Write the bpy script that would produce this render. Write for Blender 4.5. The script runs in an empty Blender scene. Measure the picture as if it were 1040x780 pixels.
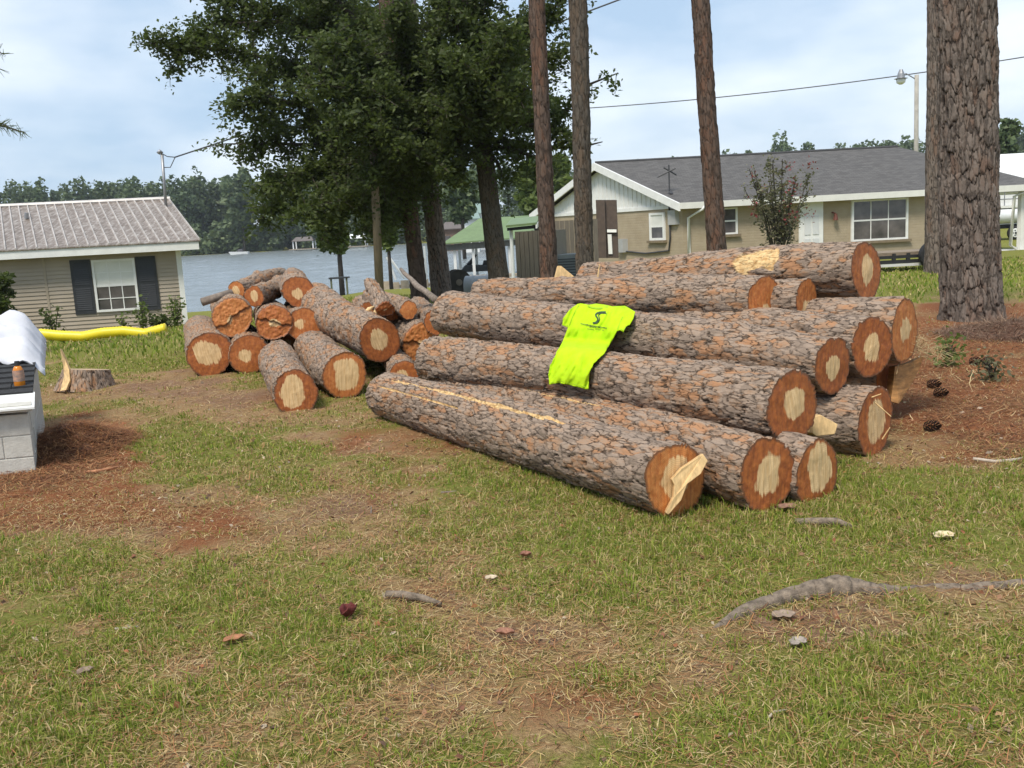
import bpy, bmesh, math, random
import numpy as np
from mathutils import Vector, Matrix, geometry
from mathutils.bvhtree import BVHTree
random.seed(7); rng = np.random.default_rng(7)
sc = bpy.context.scene; COL = sc.collection
R = math.radians

# ------------------------------------------------------------------ camera
F_PX, HZ, ROLL, EYE = 980.0, 232.0, R(3.05), 1.6
PITCH = math.atan((390 - HZ) / F_PX)
Fv = Vector((0, math.cos(PITCH), -math.sin(PITCH)))
r0, u0 = Vector((1, 0, 0)), Vector((0, math.sin(PITCH), math.cos(PITCH)))
Rv = r0 * math.cos(ROLL) - u0 * math.sin(ROLL)
Uv = u0 * math.cos(ROLL) + r0 * math.sin(ROLL)
CAM = Vector((0, 0, EYE))
cd = bpy.data.cameras.new('camera'); cam = bpy.data.objects.new('camera', cd); COL.objects.link(cam)
cd.sensor_width = 36; cd.lens = 36 * F_PX / 1040; cd.clip_end = 3000; cd.clip_start = 0.05
m = Matrix((Rv, Uv, -Fv)).transposed().to_4x4(); m.translation = CAM
cam.matrix_world = m; sc.camera = cam

# ------------------------------------------------------------------ sky, sun, exposure
SUN_EL, SUN_AZ = R(58), R(-150)          # azimuth measured from +Y towards +X
w = bpy.data.worlds.new('World'); sc.world = w; w.use_nodes = True
nt = w.node_tree; nt.nodes.clear()
def wn(t, **k):
    n = nt.nodes.new(t)
    for a, b in k.items(): setattr(n, a, b)
    return n
out = wn('ShaderNodeOutputWorld'); bg = wn('ShaderNodeBackground'); bg.inputs['Strength'].default_value = 0.125
sky = wn('ShaderNodeTexSky', sky_type='NISHITA', sun_disc=False, sun_elevation=SUN_EL, sun_rotation=SUN_AZ)
sky.air_density = 1.0; sky.dust_density = 1.5; sky.ozone_density = 1.5
tc = wn('ShaderNodeTexCoord'); mp = wn('ShaderNodeMapping'); mp.inputs['Scale'].default_value = (1.0, 1.0, 2.6)
mp.inputs['Location'].default_value = (3.1, 0.4, 0.15)
nz = wn('ShaderNodeTexNoise'); nz.inputs['Scale'].default_value = 3.2; nz.inputs['Detail'].default_value = 7; nz.inputs['Roughness'].default_value = 0.52
nz.inputs['Distortion'].default_value = 0.25
rp = wn('ShaderNodeValToRGB'); rp.color_ramp.elements[0].position = 0.36; rp.color_ramp.elements[1].position = 0.66
rp.color_ramp.elements[0].color = (0.8, 0.8, 0.8, 1); rp.color_ramp.elements[1].color = (1, 1, 1, 1)
nz2 = wn('ShaderNodeTexNoise'); nz2.inputs['Scale'].default_value = 2.9; nz2.inputs['Detail'].default_value = 5
cr = wn('ShaderNodeValToRGB'); cr.color_ramp.elements[0].position = 0.44; cr.color_ramp.elements[1].position = 0.7
cr.color_ramp.elements[0].color = (3.0, 4.0, 5.2, 1); cr.color_ramp.elements[1].color = (6.2, 6.6, 7.0, 1)
mx = wn('ShaderNodeMix', data_type='RGBA')
L = nt.links.new
L(tc.outputs['Generated'], mp.inputs['Vector']); L(mp.outputs[0], nz.inputs['Vector']); L(mp.outputs[0], nz2.inputs['Vector'])
L(nz.outputs['Fac'], rp.inputs[0]); L(nz2.outputs['Fac'], cr.inputs[0])
L(rp.outputs[0], mx.inputs['Factor']); L(sky.outputs[0], mx.inputs[6]); L(cr.outputs[0], mx.inputs[7])
L(mx.outputs[2], bg.inputs['Color']); L(bg.outputs[0], out.inputs[0])
sd = bpy.data.lights.new('sun', 'SUN'); sd.energy = 2.9; sd.angle = R(16); sd.color = (1, .93, .82)
so = bpy.data.objects.new('sun', sd); COL.objects.link(so)
sdir = Vector((math.sin(SUN_AZ) * math.cos(SUN_EL), math.cos(SUN_AZ) * math.cos(SUN_EL), math.sin(SUN_EL)))
so.rotation_euler = sdir.to_track_quat('Z', 'Y').to_euler(); so.location = (0, 0, 30)
vs = sc.view_settings; vs.view_transform = 'Standard'; vs.look = 'None'; vs.gamma = 1; vs.use_curve_mapping = False
vs.exposure = 0.5
sc.cycles.max_bounces = 6; sc.cycles.use_denoising = True

# ------------------------------------------------------------------ pixel rays, ground
def sm(a, b, x):
    t = np.clip((x - a) / (b - a), 0, 1); return t * t * (3 - 2 * t)
def gzn(x, y):
    x = np.asarray(x, float); y = np.asarray(y, float)
    wx = 1 - sm(-1, 8, x - 0.012 * np.maximum(y - 60, 0))
    t = np.clip((y - 12.5) / 46, 0, 1)
    s = np.minimum(1.0, t * 1.22)
    wl = 1 - sm(-10, -4.5, x + .04 * np.maximum(y - 14, 0))
    bank = -0.95 * np.clip((y - 12) / 34, 0, 1) ** 1.6 - .8 * sm(45, 50, y)
    z = (wl * -1.75 * s + (1 - wl) * bank) * wx - 0.22 * (1 - wx) * sm(14, 34, y)
    z = z - 1.6 * wx * sm(56, 75, y) * (1 - sm(280, 300, y)) + wx * 0.8 * sm(284, 330, y)
    z = z + 0.03 * np.sin(x * .9 + 1.3) * np.cos(y * .7) * sm(2, 5, y) * (1 - sm(10, 14, y)) * 0.5
    return z
def gz(x, y): return float(gzn(x, y))
WATER = -1.55
def ray(px, py): return Fv + Rv * ((px - 520) / F_PX) - Uv * ((py - 390) / F_PX)
def PD(px, py, d): return CAM + ray(px, py) * d
def at(px, py, Y):
    r = ray(px, py); return CAM + r * (Y / r.y)
def G(px, py):
    r = ray(px, py); z = 0.0
    for _ in range(30):
        t = (z - EYE) / r.z; p = CAM + r * t; z = gz(p.x, p.y)
    return Vector((p.x, p.y, z))
def dep(p): return (Vector(p) - CAM).dot(Fv)
def projn(x, y, z):
    dx, dy, dz = x, y, z - EYE
    d = dx * Fv.x + dy * Fv.y + dz * Fv.z
    return 520 + F_PX * (dx * Rv.x + dy * Rv.y + dz * Rv.z) / d, 390 - F_PX * (dx * Uv.x + dy * Uv.y + dz * Uv.z) / d

# ------------------------------------------------------------------ numpy noise
def hsh(i, j, k=0):
    h = (np.asarray(i).astype(np.int64) * 374761393 + np.asarray(j).astype(np.int64) * 668265263 + int(k) * 2147483647 + 12345) & 0xffffffff
    h = ((h ^ (h >> 13)) * 1274126177) & 0xffffffff
    h = ((h ^ (h >> 15)) * 2246822519) & 0xffffffff
    return ((h ^ (h >> 16)) & 0xffffff) / float(0xffffff)
def vn(x, y, k=0, wrap=None):
    xi, yi = np.floor(x), np.floor(y); fx, fy = x - xi, y - yi
    fx = fx * fx * (3 - 2 * fx); fy = fy * fy * (3 - 2 * fy)
    y0, y1 = yi, yi + 1
    if wrap: y0, y1 = y0 % wrap, y1 % wrap
    a, b, c, d = hsh(xi, y0, k), hsh(xi + 1, y0, k), hsh(xi, y1, k), hsh(xi + 1, y1, k)
    return (a * (1 - fx) + b * fx) * (1 - fy) + (c * (1 - fx) + d * fx) * fy
def fbm(x, y, k=0, o=4):
    s = 0; a = .5
    for i in range(o): s = s + a * vn(x * 2 ** i, y * 2 ** i, k + i * 7); a *= .5
    return s / (1 - .5 ** o)

# ------------------------------------------------------------------ materials
MATS = {}
def nodes(name):
    mt = bpy.data.materials.new(name); mt.use_nodes = True
    n = mt.node_tree; b = n.nodes['Principled BSDF']
    return mt, n, b
def N(n, t, **k):
    x = n.nodes.new(t)
    for a, b in k.items(): setattr(x, a, b)
    return x
def ramp(n, fac, stops):
    r = N(n, 'ShaderNodeValToRGB'); e = r.color_ramp.elements
    while len(e) < len(stops): e.new(0.5)
    for i, (p, c) in enumerate(stops): e[i].position = p; e[i].color = (*c, 1) if len(c) == 3 else c
    n.links.new(fac, r.inputs[0]); return r.outputs[0]
def noise(n, vec, scale, detail=4, rough=.55, dist=0):
    x = N(n, 'ShaderNodeTexNoise'); x.inputs['Scale'].default_value = scale; x.inputs['Detail'].default_value = detail
    x.inputs['Roughness'].default_value = rough; x.inputs['Distortion'].default_value = dist
    if vec is not None: n.links.new(vec, x.inputs['Vector'])
    return x.outputs['Fac']
def mix(n, f, a, b, mode='MIX'):
    x = N(n, 'ShaderNodeMix', data_type='RGBA', blend_type=mode)
    for s, v in ((x.inputs[0], f), (x.inputs[6], a), (x.inputs[7], b)):
        if hasattr(v, 'is_output') or hasattr(v, 'links'): n.links.new(v, s)
        elif isinstance(v, (int, float)): s.default_value = v
        else: s.default_value = (*v, 1)
    return x.outputs[2]
def math_(n, op, a, b=None, c=None):
    x = N(n, 'ShaderNodeMath', operation=op)
    for s, v in zip(x.inputs, (a, b, c)):
        if v is None: continue
        if isinstance(v, (int, float)): s.default_value = v
        else: n.links.new(v, s)
    return x.outputs[0]
def bump(n, b, h, strength=.5, dist=.01):
    x = N(n, 'ShaderNodeBump'); x.inputs['Strength'].default_value = strength; x.inputs['Distance'].default_value = dist
    n.links.new(h, x.inputs['Height']); n.links.new(x.outputs[0], b.inputs['Normal'])
def objco(n, scale=(1, 1, 1)):
    t = N(n, 'ShaderNodeTexCoord'); mpp = N(n, 'ShaderNodeMapping'); mpp.inputs['Scale'].default_value = scale
    n.links.new(t.outputs['Object'], mpp.inputs[0]); return mpp.outputs[0]
def attr(n, name, col=False):
    a = N(n, 'ShaderNodeAttribute', attribute_name=name); return a.outputs['Color' if col else 'Fac']
def plain(name, c, rough=.6, var=.25, scale=6, bumpd=.003, metal=0, spec=.4, stretch=(1, 1, 1), c2=None):
    if name in MATS: return MATS[name]
    mt, n, b = nodes(name); v = objco(n, stretch)
    f = noise(n, v, scale, 6, .62)
    lo = tuple(x * (1 - var) for x in c); hi = c2 or tuple(min(1, x * (1 + var)) for x in c)
    n.links.new(ramp(n, f, [(.3, lo), (.7, hi)]), b.inputs['Base Color'])
    b.inputs['Roughness'].default_value = rough; b.inputs['Metallic'].default_value = metal; b.inputs['Specular IOR Level'].default_value = spec
    if bumpd: bump(n, b, noise(n, v, scale * 6, 4), .6, bumpd)
    MATS[name] = mt; return mt

def bark_mat(name, grey, brown, orange, dark, fine=70, cells=(8.2, 29), amp=.42, cwid=(.01, .07), gate=.2):
    mt, n, b = nodes(name); v = objco(n)
    tone, crack, wood = attr(n, 'tone'), attr(n, 'crack'), attr(n, 'wood')
    f = noise(n, v, fine, 5, .7); f2 = noise(n, v, 7, 4, .6)
    buv = attr(n, 'buv', True); mpp = N(n, 'ShaderNodeMapping'); mpp.inputs['Scale'].default_value = (cells[0], cells[1], 1); n.links.new(buv, mpp.inputs[0])
    nzv = N(n, 'ShaderNodeTexNoise'); nzv.inputs['Scale'].default_value = 1.6; nzv.inputs['Detail'].default_value = 5; nzv.inputs['Roughness'].default_value = .62; n.links.new(mpp.outputs[0], nzv.inputs['Vector'])
    vm = N(n, 'ShaderNodeVectorMath', operation='MULTIPLY_ADD'); n.links.new(nzv.outputs['Color'], vm.inputs[0]); vm.inputs[1].default_value = (1.25, 1.25, 0); n.links.new(mpp.outputs[0], vm.inputs[2])
    ve = N(n, 'ShaderNodeTexVoronoi', feature='DISTANCE_TO_EDGE'); ve.inputs['Scale'].default_value = 1; n.links.new(vm.outputs[0], ve.inputs['Vector'])
    vc = N(n, 'ShaderNodeTexVoronoi', feature='F1'); vc.inputs['Scale'].default_value = 1; n.links.new(vm.outputs[0], vc.inputs['Vector'])
    sepc = N(n, 'ShaderNodeSeparateColor'); n.links.new(vc.outputs['Color'], sepc.inputs[0]); cellr = sepc.outputs[0]
    ew = math_(n, 'MULTIPLY', ve.outputs['Distance'], math_(n, 'ADD', .6, math_(n, 'MULTIPLY', cellr, 1.2)))
    fcr = math_(n, 'MULTIPLY', ramp(n, ew, [(cwid[0], (1, 1, 1)), (cwid[1], (0, 0, 0))]), ramp(n, noise(n, v, 13, 4, .65), [(.4, (gate,) * 3), (.58, (1, 1, 1))]))
    mp2 = N(n, 'ShaderNodeMapping'); mp2.inputs['Scale'].default_value = (14, 120, 1); n.links.new(buv, mp2.inputs[0]); fib = noise(n, mp2.outputs[0], 1, 4, .65, .6)
    rnd = N(n, 'ShaderNodeObjectInfo').outputs['Random']; big = noise(n, v, 1.7, 3, .5)
    t = math_(n, 'ADD', tone, math_(n, 'MULTIPLY', math_(n, 'SUBTRACT', f, .5), .4))
    t = math_(n, 'ADD', t, math_(n, 'MULTIPLY', math_(n, 'SUBTRACT', fib, .5), .5))
    t = math_(n, 'ADD', t, math_(n, 'ADD', math_(n, 'MULTIPLY', math_(n, 'SUBTRACT', rnd, .5), .16), math_(n, 'MULTIPLY', math_(n, 'SUBTRACT', big, .5), .7)))
    t = math_(n, 'ADD', t, math_(n, 'MULTIPLY', math_(n, 'SUBTRACT', cellr, .5), amp))
    t = math_(n, 'ADD', t, math_(n, 'MULTIPLY', math_(n, 'SUBTRACT', f2, .5), .5))
    c = ramp(n, t, [(.12, tuple(x * .7 for x in grey)), (.4, grey), (.62, brown), (.86, orange)])
    c = mix(n, math_(n, 'MULTIPLY', noise(n, v, 160, 3, .7), .5), c, tuple(x * .45 for x in brown))
    c = mix(n, ramp(n, crack, [(.05, (1, 1, 1)), (.5, (0, 0, 0))]), c, dark)
    c = mix(n, math_(n, 'MULTIPLY', fcr, .66), c, dark)
    wc = ramp(n, noise(n, v, 30, 4), [(.3, (.5, .27, .1)), (.6, (.7, .5, .25))])
    c = mix(n, ramp(n, wood, [(.4, (0, 0, 0)), (.55, (1, 1, 1))]), c, wc)
    n.links.new(c, b.inputs['Base Color']); b.inputs['Roughness'].default_value = .88; b.inputs['Specular IOR Level'].default_value = .25
    hh = math_(n, 'ADD', math_(n, 'MULTIPLY', math_(n, 'ADD', math_(n, 'ADD', f, fib), noise(n, v, 210, 3)), .4), math_(n, 'SUBTRACT', math_(n, 'MULTIPLY', cellr, .7), fcr))
    bump(n, b, hh, 1.0, .009)
    return mt
M_LOG = bark_mat('log_bark', (.385, .295, .23), (.385, .255, .17), (.45, .225, .11), (.045, .028, .018))
M_PINE = bark_mat('pine_bark', (.24, .195, .165), (.205, .155, .125), (.21, .135, .1), (.022, .016, .013), 60, (3.4, 11.5), .3, (.02, .13), .7)
M_PINE2 = bark_mat('reddish_pine_bark', (.14, .1, .08), (.15, .092, .066), (.17, .09, .06), (.03, .02, .016), 45, (3.2, 12), .4, (.02, .12), .6)
M_OAK = bark_mat('oak_bark', (.13, .11, .09), (.115, .088, .066), (.14, .1, .07), (.03, .024, .018), 45, (4, 14), .3, (.02, .11), .5)

def face_mat():
    mt, n, b = nodes('cut_wood'); fuv = attr(n, 'fuv', True); core = attr(n, 'core'); crk = attr(n, 'split')
    mpp = N(n, 'ShaderNodeMapping'); mpp.inputs['Scale'].default_value = (75, 5, 1); n.links.new(fuv, mpp.inputs[0])
    st = noise(n, mpp.outputs[0], 1, 3, .6)
    iso = noise(n, fuv, 22, 4, .6)
    ln = N(n, 'ShaderNodeVectorMath', operation='LENGTH'); n.links.new(fuv, ln.inputs[0])
    rings = math_(n, 'SINE', math_(n, 'MULTIPLY', math_(n, 'ADD', ln.outputs['Value'], math_(n, 'MULTIPLY', iso, .012)), 620))
    cv = math_(n, 'ADD', core, math_(n, 'MULTIPLY', math_(n, 'SUBTRACT', st, .5), .36))
    k = ramp(n, cv, [(.45, (0, 0, 0)), (.54, (1, 1, 1))])
    pale = ramp(n, st, [(.3, (.56, .345, .145)), (.6, (.8, .57, .3))])
    rf_ = N(n, 'ShaderNodeObjectInfo').outputs['Random']; red = ramp(n, math_(n, 'ADD', iso, math_(n, 'MULTIPLY', math_(n, 'SUBTRACT', rf_, .5), .35)), [(.25, (.27, .07, .017)), (.5, (.46, .14, .03)), (.75, (.6, .235, .065))])
    red = mix(n, ramp(n, st, [(.25, (.55, .55, .55)), (.5, (0, 0, 0))]), red, (.13, .04, .014))
    c = mix(n, k, red, pale)
    c = mix(n, math_(n, 'MULTIPLY', math_(n, 'ADD', rings, 1), .13), c, (.2, .07, .02))
    edge = attr(n, 'rim'); c = mix(n, edge, c, (.1, .045, .022))
    c = mix(n, crk, c, (.04, .018, .01))
    n.links.new(c, b.inputs['Base Color']); b.inputs['Roughness'].default_value = .62
    bump(n, b, math_(n, 'ADD', st, iso), .5, .004); return mt
M_FACE = face_mat()
M_WOOD = plain('fresh_wood', (.62, .42, .2), .7, .3, 14, .004, stretch=(3, 3, .6))

# ------------------------------------------------------------------ mesh helpers
def tag(o, label=None, cat=None, group=None, kind=None):
    if label: o['label'] = label
    if cat: o['category'] = cat
    if group: o['group'] = group
    if kind: o['kind'] = kind
    return o
def empty(name, loc, label, cat, group=None):
    o = bpy.data.objects.new(name, None); COL.objects.link(o); o.location = loc; o.empty_display_size = .1
    return tag(o, label, cat, group)
def link(name, me, mats, parent=None, loc=None):
    o = bpy.data.objects.new(name, me); COL.objects.link(o)
    for mm in (mats if isinstance(mats, (list, tuple)) else [mats]): me.materials.append(mm)
    if parent is not None: o.parent = parent
    if loc is not None: o.location = loc
    return o
def np_mesh(name, V, Fq, attrs=None, smooth=True, uv=None):
    """V (n,3); Fq (m,k) int array"""
    me = bpy.data.meshes.new(name); V = np.ascontiguousarray(V, np.float32); Fq = np.ascontiguousarray(Fq, np.int32)
    nf, k = Fq.shape
    me.vertices.add(len(V)); me.vertices.foreach_set('co', V.ravel())
    me.loops.add(nf * k); me.loops.foreach_set('vertex_index', Fq.ravel())
    me.polygons.add(nf); me.polygons.foreach_set('loop_start', np.arange(0, nf * k, k, dtype=np.int32))
    me.polygons.foreach_set('use_smooth', np.full(nf, smooth, dtype=bool))
    for a, d in (attrs or {}).items():
        d = np.ascontiguousarray(d, np.float32)
        if d.ndim == 1: me.attributes.new(a, 'FLOAT', 'POINT').data.foreach_set('value', d)
        elif d.shape[1] == 4: me.attributes.new(a, 'FLOAT_COLOR', 'POINT').data.foreach_set('color', d.ravel())
        else: me.attributes.new(a, 'FLOAT_VECTOR', 'POINT').data.foreach_set('vector', d.ravel())
    me.update(calc_edges=True); me.validate(); return me
class MB:
    def __init__(s, org=(0, 0, 0)): s.v = []; s.f = []; s.o = Vector(org)
    def add(s, vs, fs):
        b = len(s.v); s.v += [Vector(p) - s.o for p in vs]; s.f += [[b + i for i in f] for f in fs]; return s
    def hexa(s, p): return s.add(p, [(0, 3, 2, 1), (4, 5, 6, 7), (0, 1, 5, 4), (1, 2, 6, 5), (2, 3, 7, 6), (3, 0, 4, 7)])
    def fbox(s, fr, a0, a1, b0, b1, c0, c1):
        q = lambda a, b, c: fr(a, b, c)
        return s.hexa([q(a0, b0, c0), q(a1, b0, c0), q(a1, b1, c0), q(a0, b1, c0), q(a0, b0, c1), q(a1, b0, c1), q(a1, b1, c1), q(a0, b1, c1)])
    def tube(s, pts, rad, n=8, cap=True):
        pts = [Vector(p) for p in pts]
        if not isinstance(rad, (list, tuple)): rad = [rad] * len(pts)
        vs = []; fs = []
        for i, p in enumerate(pts):
            d = (pts[min(i + 1, len(pts) - 1)] - pts[max(i - 1, 0)]).normalized()
            x = d.cross(Vector((0, 0, 1)) if abs(d.z) < .9 else Vector((0, 1, 0))).normalized(); y = d.cross(x)
            for j in range(n):
                t = 2 * math.pi * j / n; vs.append(p + (x * math.cos(t) + y * math.sin(t)) * rad[i])
        for i in range(len(pts) - 1):
            for j in range(n):
                k = (j + 1) % n; fs.append((i * n + j, i * n + k, (i + 1) * n + k, (i + 1) * n + j))
        if cap: fs.append(tuple(range(n))[::-1]); fs.append(tuple(range((len(pts) - 1) * n, len(pts) * n)))
        return s.add(vs, fs)
    def slab(s, pts, th):
        """polygon pts given thickness vector th"""
        n = len(pts); th = Vector(th); a = [Vector(p) for p in pts]; b = [p + th for p in a]
        return s.add(a + b, [tuple(range(n))[::-1], tuple(range(n, 2 * n))] + [(i, (i + 1) % n, n + (i + 1) % n, n + i) for i in range(n)])
    def build(s, name, mats, parent=None, loc=None, smooth=False, bevel=0):
        me = bpy.data.meshes.new(name); me.from_pydata([tuple(p) for p in s.v], [], s.f)
        bm = bmesh.new(); bm.from_mesh(me); bmesh.ops.recalc_face_normals(bm, faces=bm.faces); bm.to_mesh(me); bm.free()
        if smooth: me.polygons.foreach_set('use_smooth', [True] * len(me.polygons))
        o = link(name, me, mats, parent, loc)
        if bevel:
            bv = o.modifiers.new('b', 'BEVEL'); bv.width = bevel; bv.segments = 2; bv.limit_method = 'ANGLE'
        return o
def frame(O, u, v):
    O = Vector(O); u = Vector((*u, 0)).normalized(); v = Vector((*v, 0)).normalized()
    return lambda a, b, c: O + u * a + v * b + Vector((0, 0, c))
def on_plane(O, u, px, py):
    """(a, z) where the pixel ray meets the vertical plane through O along u"""
    O = Vector(O); u = Vector((*u, 0)).normalized(); r = ray(px, py); nrm = Vector((u.y, -u.x, 0))
    t = (O - CAM).dot(nrm) / r.dot(nrm); p = CAM + r * t
    return (p - O).dot(u), p.z

# ------------------------------------------------------------------ ground sheet, patches
PATCH = [  # px, py, rx, ry, dirt, straw, green  (where bare soil, pine straw and lush grass lie)
    (150, 530, 200, 38, .5, .5, -.4), (60, 500, 120, 40, .5, .8, -.6), (200, 400, 140, 20, .65, .1, -.4), (330, 440, 100, 22, .4, .3, -.25),
    (420, 500, 110, 26, .3, .4, -.18), (360, 520, 50, 12, .8, 0, -.5), (540, 640, 60, 22, 1.0, 0, -.8), (430, 612, 45, 12, .6, .2, -.4),
    (470, 450, 90, 24, .2, .3, -.15), (970, 400, 90, 75, .4, 1.1, -.9), (1010, 340, 90, 35, .4, 1.0, -.8), (80, 465, 55, 40, .2, 1.2, -.9), (20, 492, 60, 16, .1, 1.2, -.9),
    (820, 640, 110, 38, .6, .35, -.35), (650, 700, 170, 40, .35, .35, -.25), (330, 700, 140, 30, .2, .3, -.1), (950, 590, 110, 22, .5, .35, -.3), (500, 560, 200, 22, .05, .15, -.05),
    (180, 452, 110, 22, -.3, -.3, .8), (150, 360, 120, 16, -.4, -.4, .5), (780, 545, 220, 34, -.3, -.2, .45), (680, 560, 120, 28, -.2, -.1, .5), (920, 490, 120, 22, -.2, -.2, .6),
    (310, 650, 130, 45, -.1, -.1, .35), (200, 610, 120, 26, -.1, -.1, .4), (600, 590, 100, 22, -.1, -.1, .3), (900, 700, 160, 40, -.1, -.1, .3), (60, 740, 120, 40, -.1, 0, .3), (440, 760, 150, 30, 0, 0, .15)]
def patches(x, y):
    z = gzn(x, y); yy = np.maximum(y, 1.2); px, py = projn(x, yy, z)
    jx = (fbm(x * 1.7, y * 1.7, 31) - .5) * 90; jy = (fbm(x * 1.7, y * 1.7, 57) - .5) * 45
    d = .06 + 0 * x; s = .1 + 0 * x; g = .57 + (fbm(x * .9, y * .9, 91, 3) - .5) * .9
    for cx, cy, rx, ry, a, b, c in PATCH:
        k = np.exp(-((((px + jx - cx) / rx) ** 2 + ((py + jy - cy) / ry) ** 2) ** 1.3))
        d = d + .8 * a * k; s = s + .72 * b * k; g = g + .8 * c * k
    n1 = fbm(x * 3.1, y * 3.1, 3) - .5; n2 = fbm(x * 7, y * 7, 11) - .5
    far = sm(14, 20, y)
    d = d + n1 * .7 + n2 * .35; s = s + (fbm(x * 2.3, y * 2.3, 77) - .5) * .8; g = g - n1 * .8 + n2 * .5
    d = d * (1 - far); s = s * (1 - far); g = g * (1 - far) + far * (.75 + n1 * .3)
    return np.clip(d, 0, 1), np.clip(s, 0, 1), np.clip(g, 0, 1)
def axis_pts(segs):
    o = []
    for a, b, st in segs: o += list(np.arange(a, b, st))
    return np.array(o)
gx = axis_pts([(-900, -100, 80), (-100, -20, 5), (-20, -8, .6), (-8, 8, .09), (8, 24, .6), (24, 100, 5), (100, 901, 80)])
gy = axis_pts([(-60, 0, 6), (0, 2, .3), (2, 14, .09), (14, 40, .5), (40, 70, 1), (70, 280, 10), (280, 340, 4), (340, 1600, 90)])
X, Y = np.meshgrid(gx, gy); Z = gzn(X, Y)
near = sm(1, 3, Y) * (1 - sm(13, 16, Y)) * (1 - sm(7, 9, np.abs(X)))
D_, S_, G_ = patches(X.ravel(), Y.ravel())
Z = Z + near * ((fbm(X * 2.2, Y * 2.2, 5) - .5) * .05 + (fbm(X * 8, Y * 8, 6) - .5) * .025)
nx, ny = len(gx), len(gy)
idx = np.arange(nx * ny).reshape(ny, nx)
Fq = np.stack([idx[:-1, :-1], idx[:-1, 1:], idx[1:, 1:], idx[1:, :-1]], -1).reshape(-1, 4)
me = np_mesh('ground', np.stack([X.ravel(), Y.ravel(), Z.ravel()], 1), Fq, {'dirt': D_, 'straw': S_, 'green': G_})
def ground_mat():
    mt, n, b = nodes('lawn_soil'); v = objco(n)
    f1 = noise(n, v, 9, 6, .65); f2 = noise(n, v, 55, 5, .7); f3 = noise(n, v, 1.1, 4); f4 = noise(n, v, 160, 3, .6)
    thatch = ramp(n, f2, [(.3, (.2, .115, .05)), (.52, (.36, .235, .115)), (.72, (.52, .37, .2))])
    grass = ramp(n, f2, [(.3, (.12, .13, .025)), (.55, (.22, .22, .05)), (.75, (.35, .3, .11))])
    soil = ramp(n, f1, [(.3, (.19, .105, .062)), (.55, (.32, .195, .12)), (.75, (.46, .32, .22))])
    soil = mix(n, ramp(n, f4, [(.45, (0, 0, 0)), (.7, (.6, .6, .6))]), soil, (.1, .055, .035))
    straw = ramp(n, f4, [(.3, (.12, .04, .018)), (.5, (.27, .1, .042)), (.72, (.41, .19, .085))])
    def soft(a, nf, k=.5): return ramp(n, math_(n, 'ADD', attr(n, a), math_(n, 'MULTIPLY', math_(n, 'SUBTRACT', nf, .5), k)), [(.34, (0, 0, 0)), (.62, (1, 1, 1))])
    c = mix(n, soft('green', f1, .9), thatch, grass)
    c = mix(n, soft('dirt', f1, 1.0), c, soil)
    c = mix(n, soft('straw', f2, .9), c, straw)
    n.links.new(c, b.inputs['Base Color']); b.inputs['Roughness'].default_value = .95; b.inputs['Specular IOR Level'].default_value = .1
    bump(n, b, math_(n, 'ADD', f2, f4), .9, .02); return mt
tag(link('ground', me, ground_mat()), kind='structure')
# lake
def water_mat():
    mt, n, b = nodes('lake_water'); v = objco(n, (.75, .22, 1))
    b.inputs['Base Color'].default_value = (.2, .222, .228, 1); b.inputs['Roughness'].default_value = .2; b.inputs['IOR'].default_value = 1.33
    h = math_(n, 'ADD', noise(n, v, 1.1, 5, .65), math_(n, 'MULTIPLY', noise(n, v, .25, 3), 1.2))
    bump(n, b, h, .8, .5); return mt
wx_ = np.r_[-600, -200, np.arange(-90, 42, .45)]; wy_ = 38 * 1.0085 ** np.arange(0, 256)
WX, WY = np.meshgrid(wx_, wy_); WZ = WATER + .34 * (fbm(WX * .55 + WY * .05, WY * .26, 5, 3) - .5) + .14 * (fbm(WX * 1.3, WY * .6 + 40, 8, 2) - .5)
ii = np.arange(WX.size).reshape(WX.shape); Fq = np.stack([ii[:-1, :-1], ii[:-1, 1:], ii[1:, 1:], ii[1:, :-1]], -1).reshape(-1, 4)
tag(link('lake_water', np_mesh('lake_water', np.stack([WX.ravel(), WY.ravel(), WZ.ravel()], 1), Fq), water_mat()), kind='structure')
far_grass = None

hz_m = bpy.data.materials.new('haze_air'); hz_m.use_nodes = True; hn = hz_m.node_tree; hn.nodes.remove(hn.nodes['Principled BSDF'])
pv = hn.nodes.new('ShaderNodeVolumePrincipled'); pv.inputs['Color'].default_value = (.86, .92, 1, 1); pv.inputs['Density'].default_value = .00022; pv.inputs['Anisotropy'].default_value = .2
hn.links.new(pv.outputs[0], hn.nodes['Material Output'].inputs['Volume'])
hb_ = np.array([[x, y, z] for z in (-5, 40) for y in (-70, 1700) for x in (-1000, 1000)], float)
tag(link('haze', np_mesh('haze', hb_, np.array([[0, 2, 3, 1], [4, 5, 7, 6], [0, 1, 5, 4], [2, 6, 7, 3], [0, 4, 6, 2], [1, 3, 7, 5]]), None, False), hz_m), kind='stuff')
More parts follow.
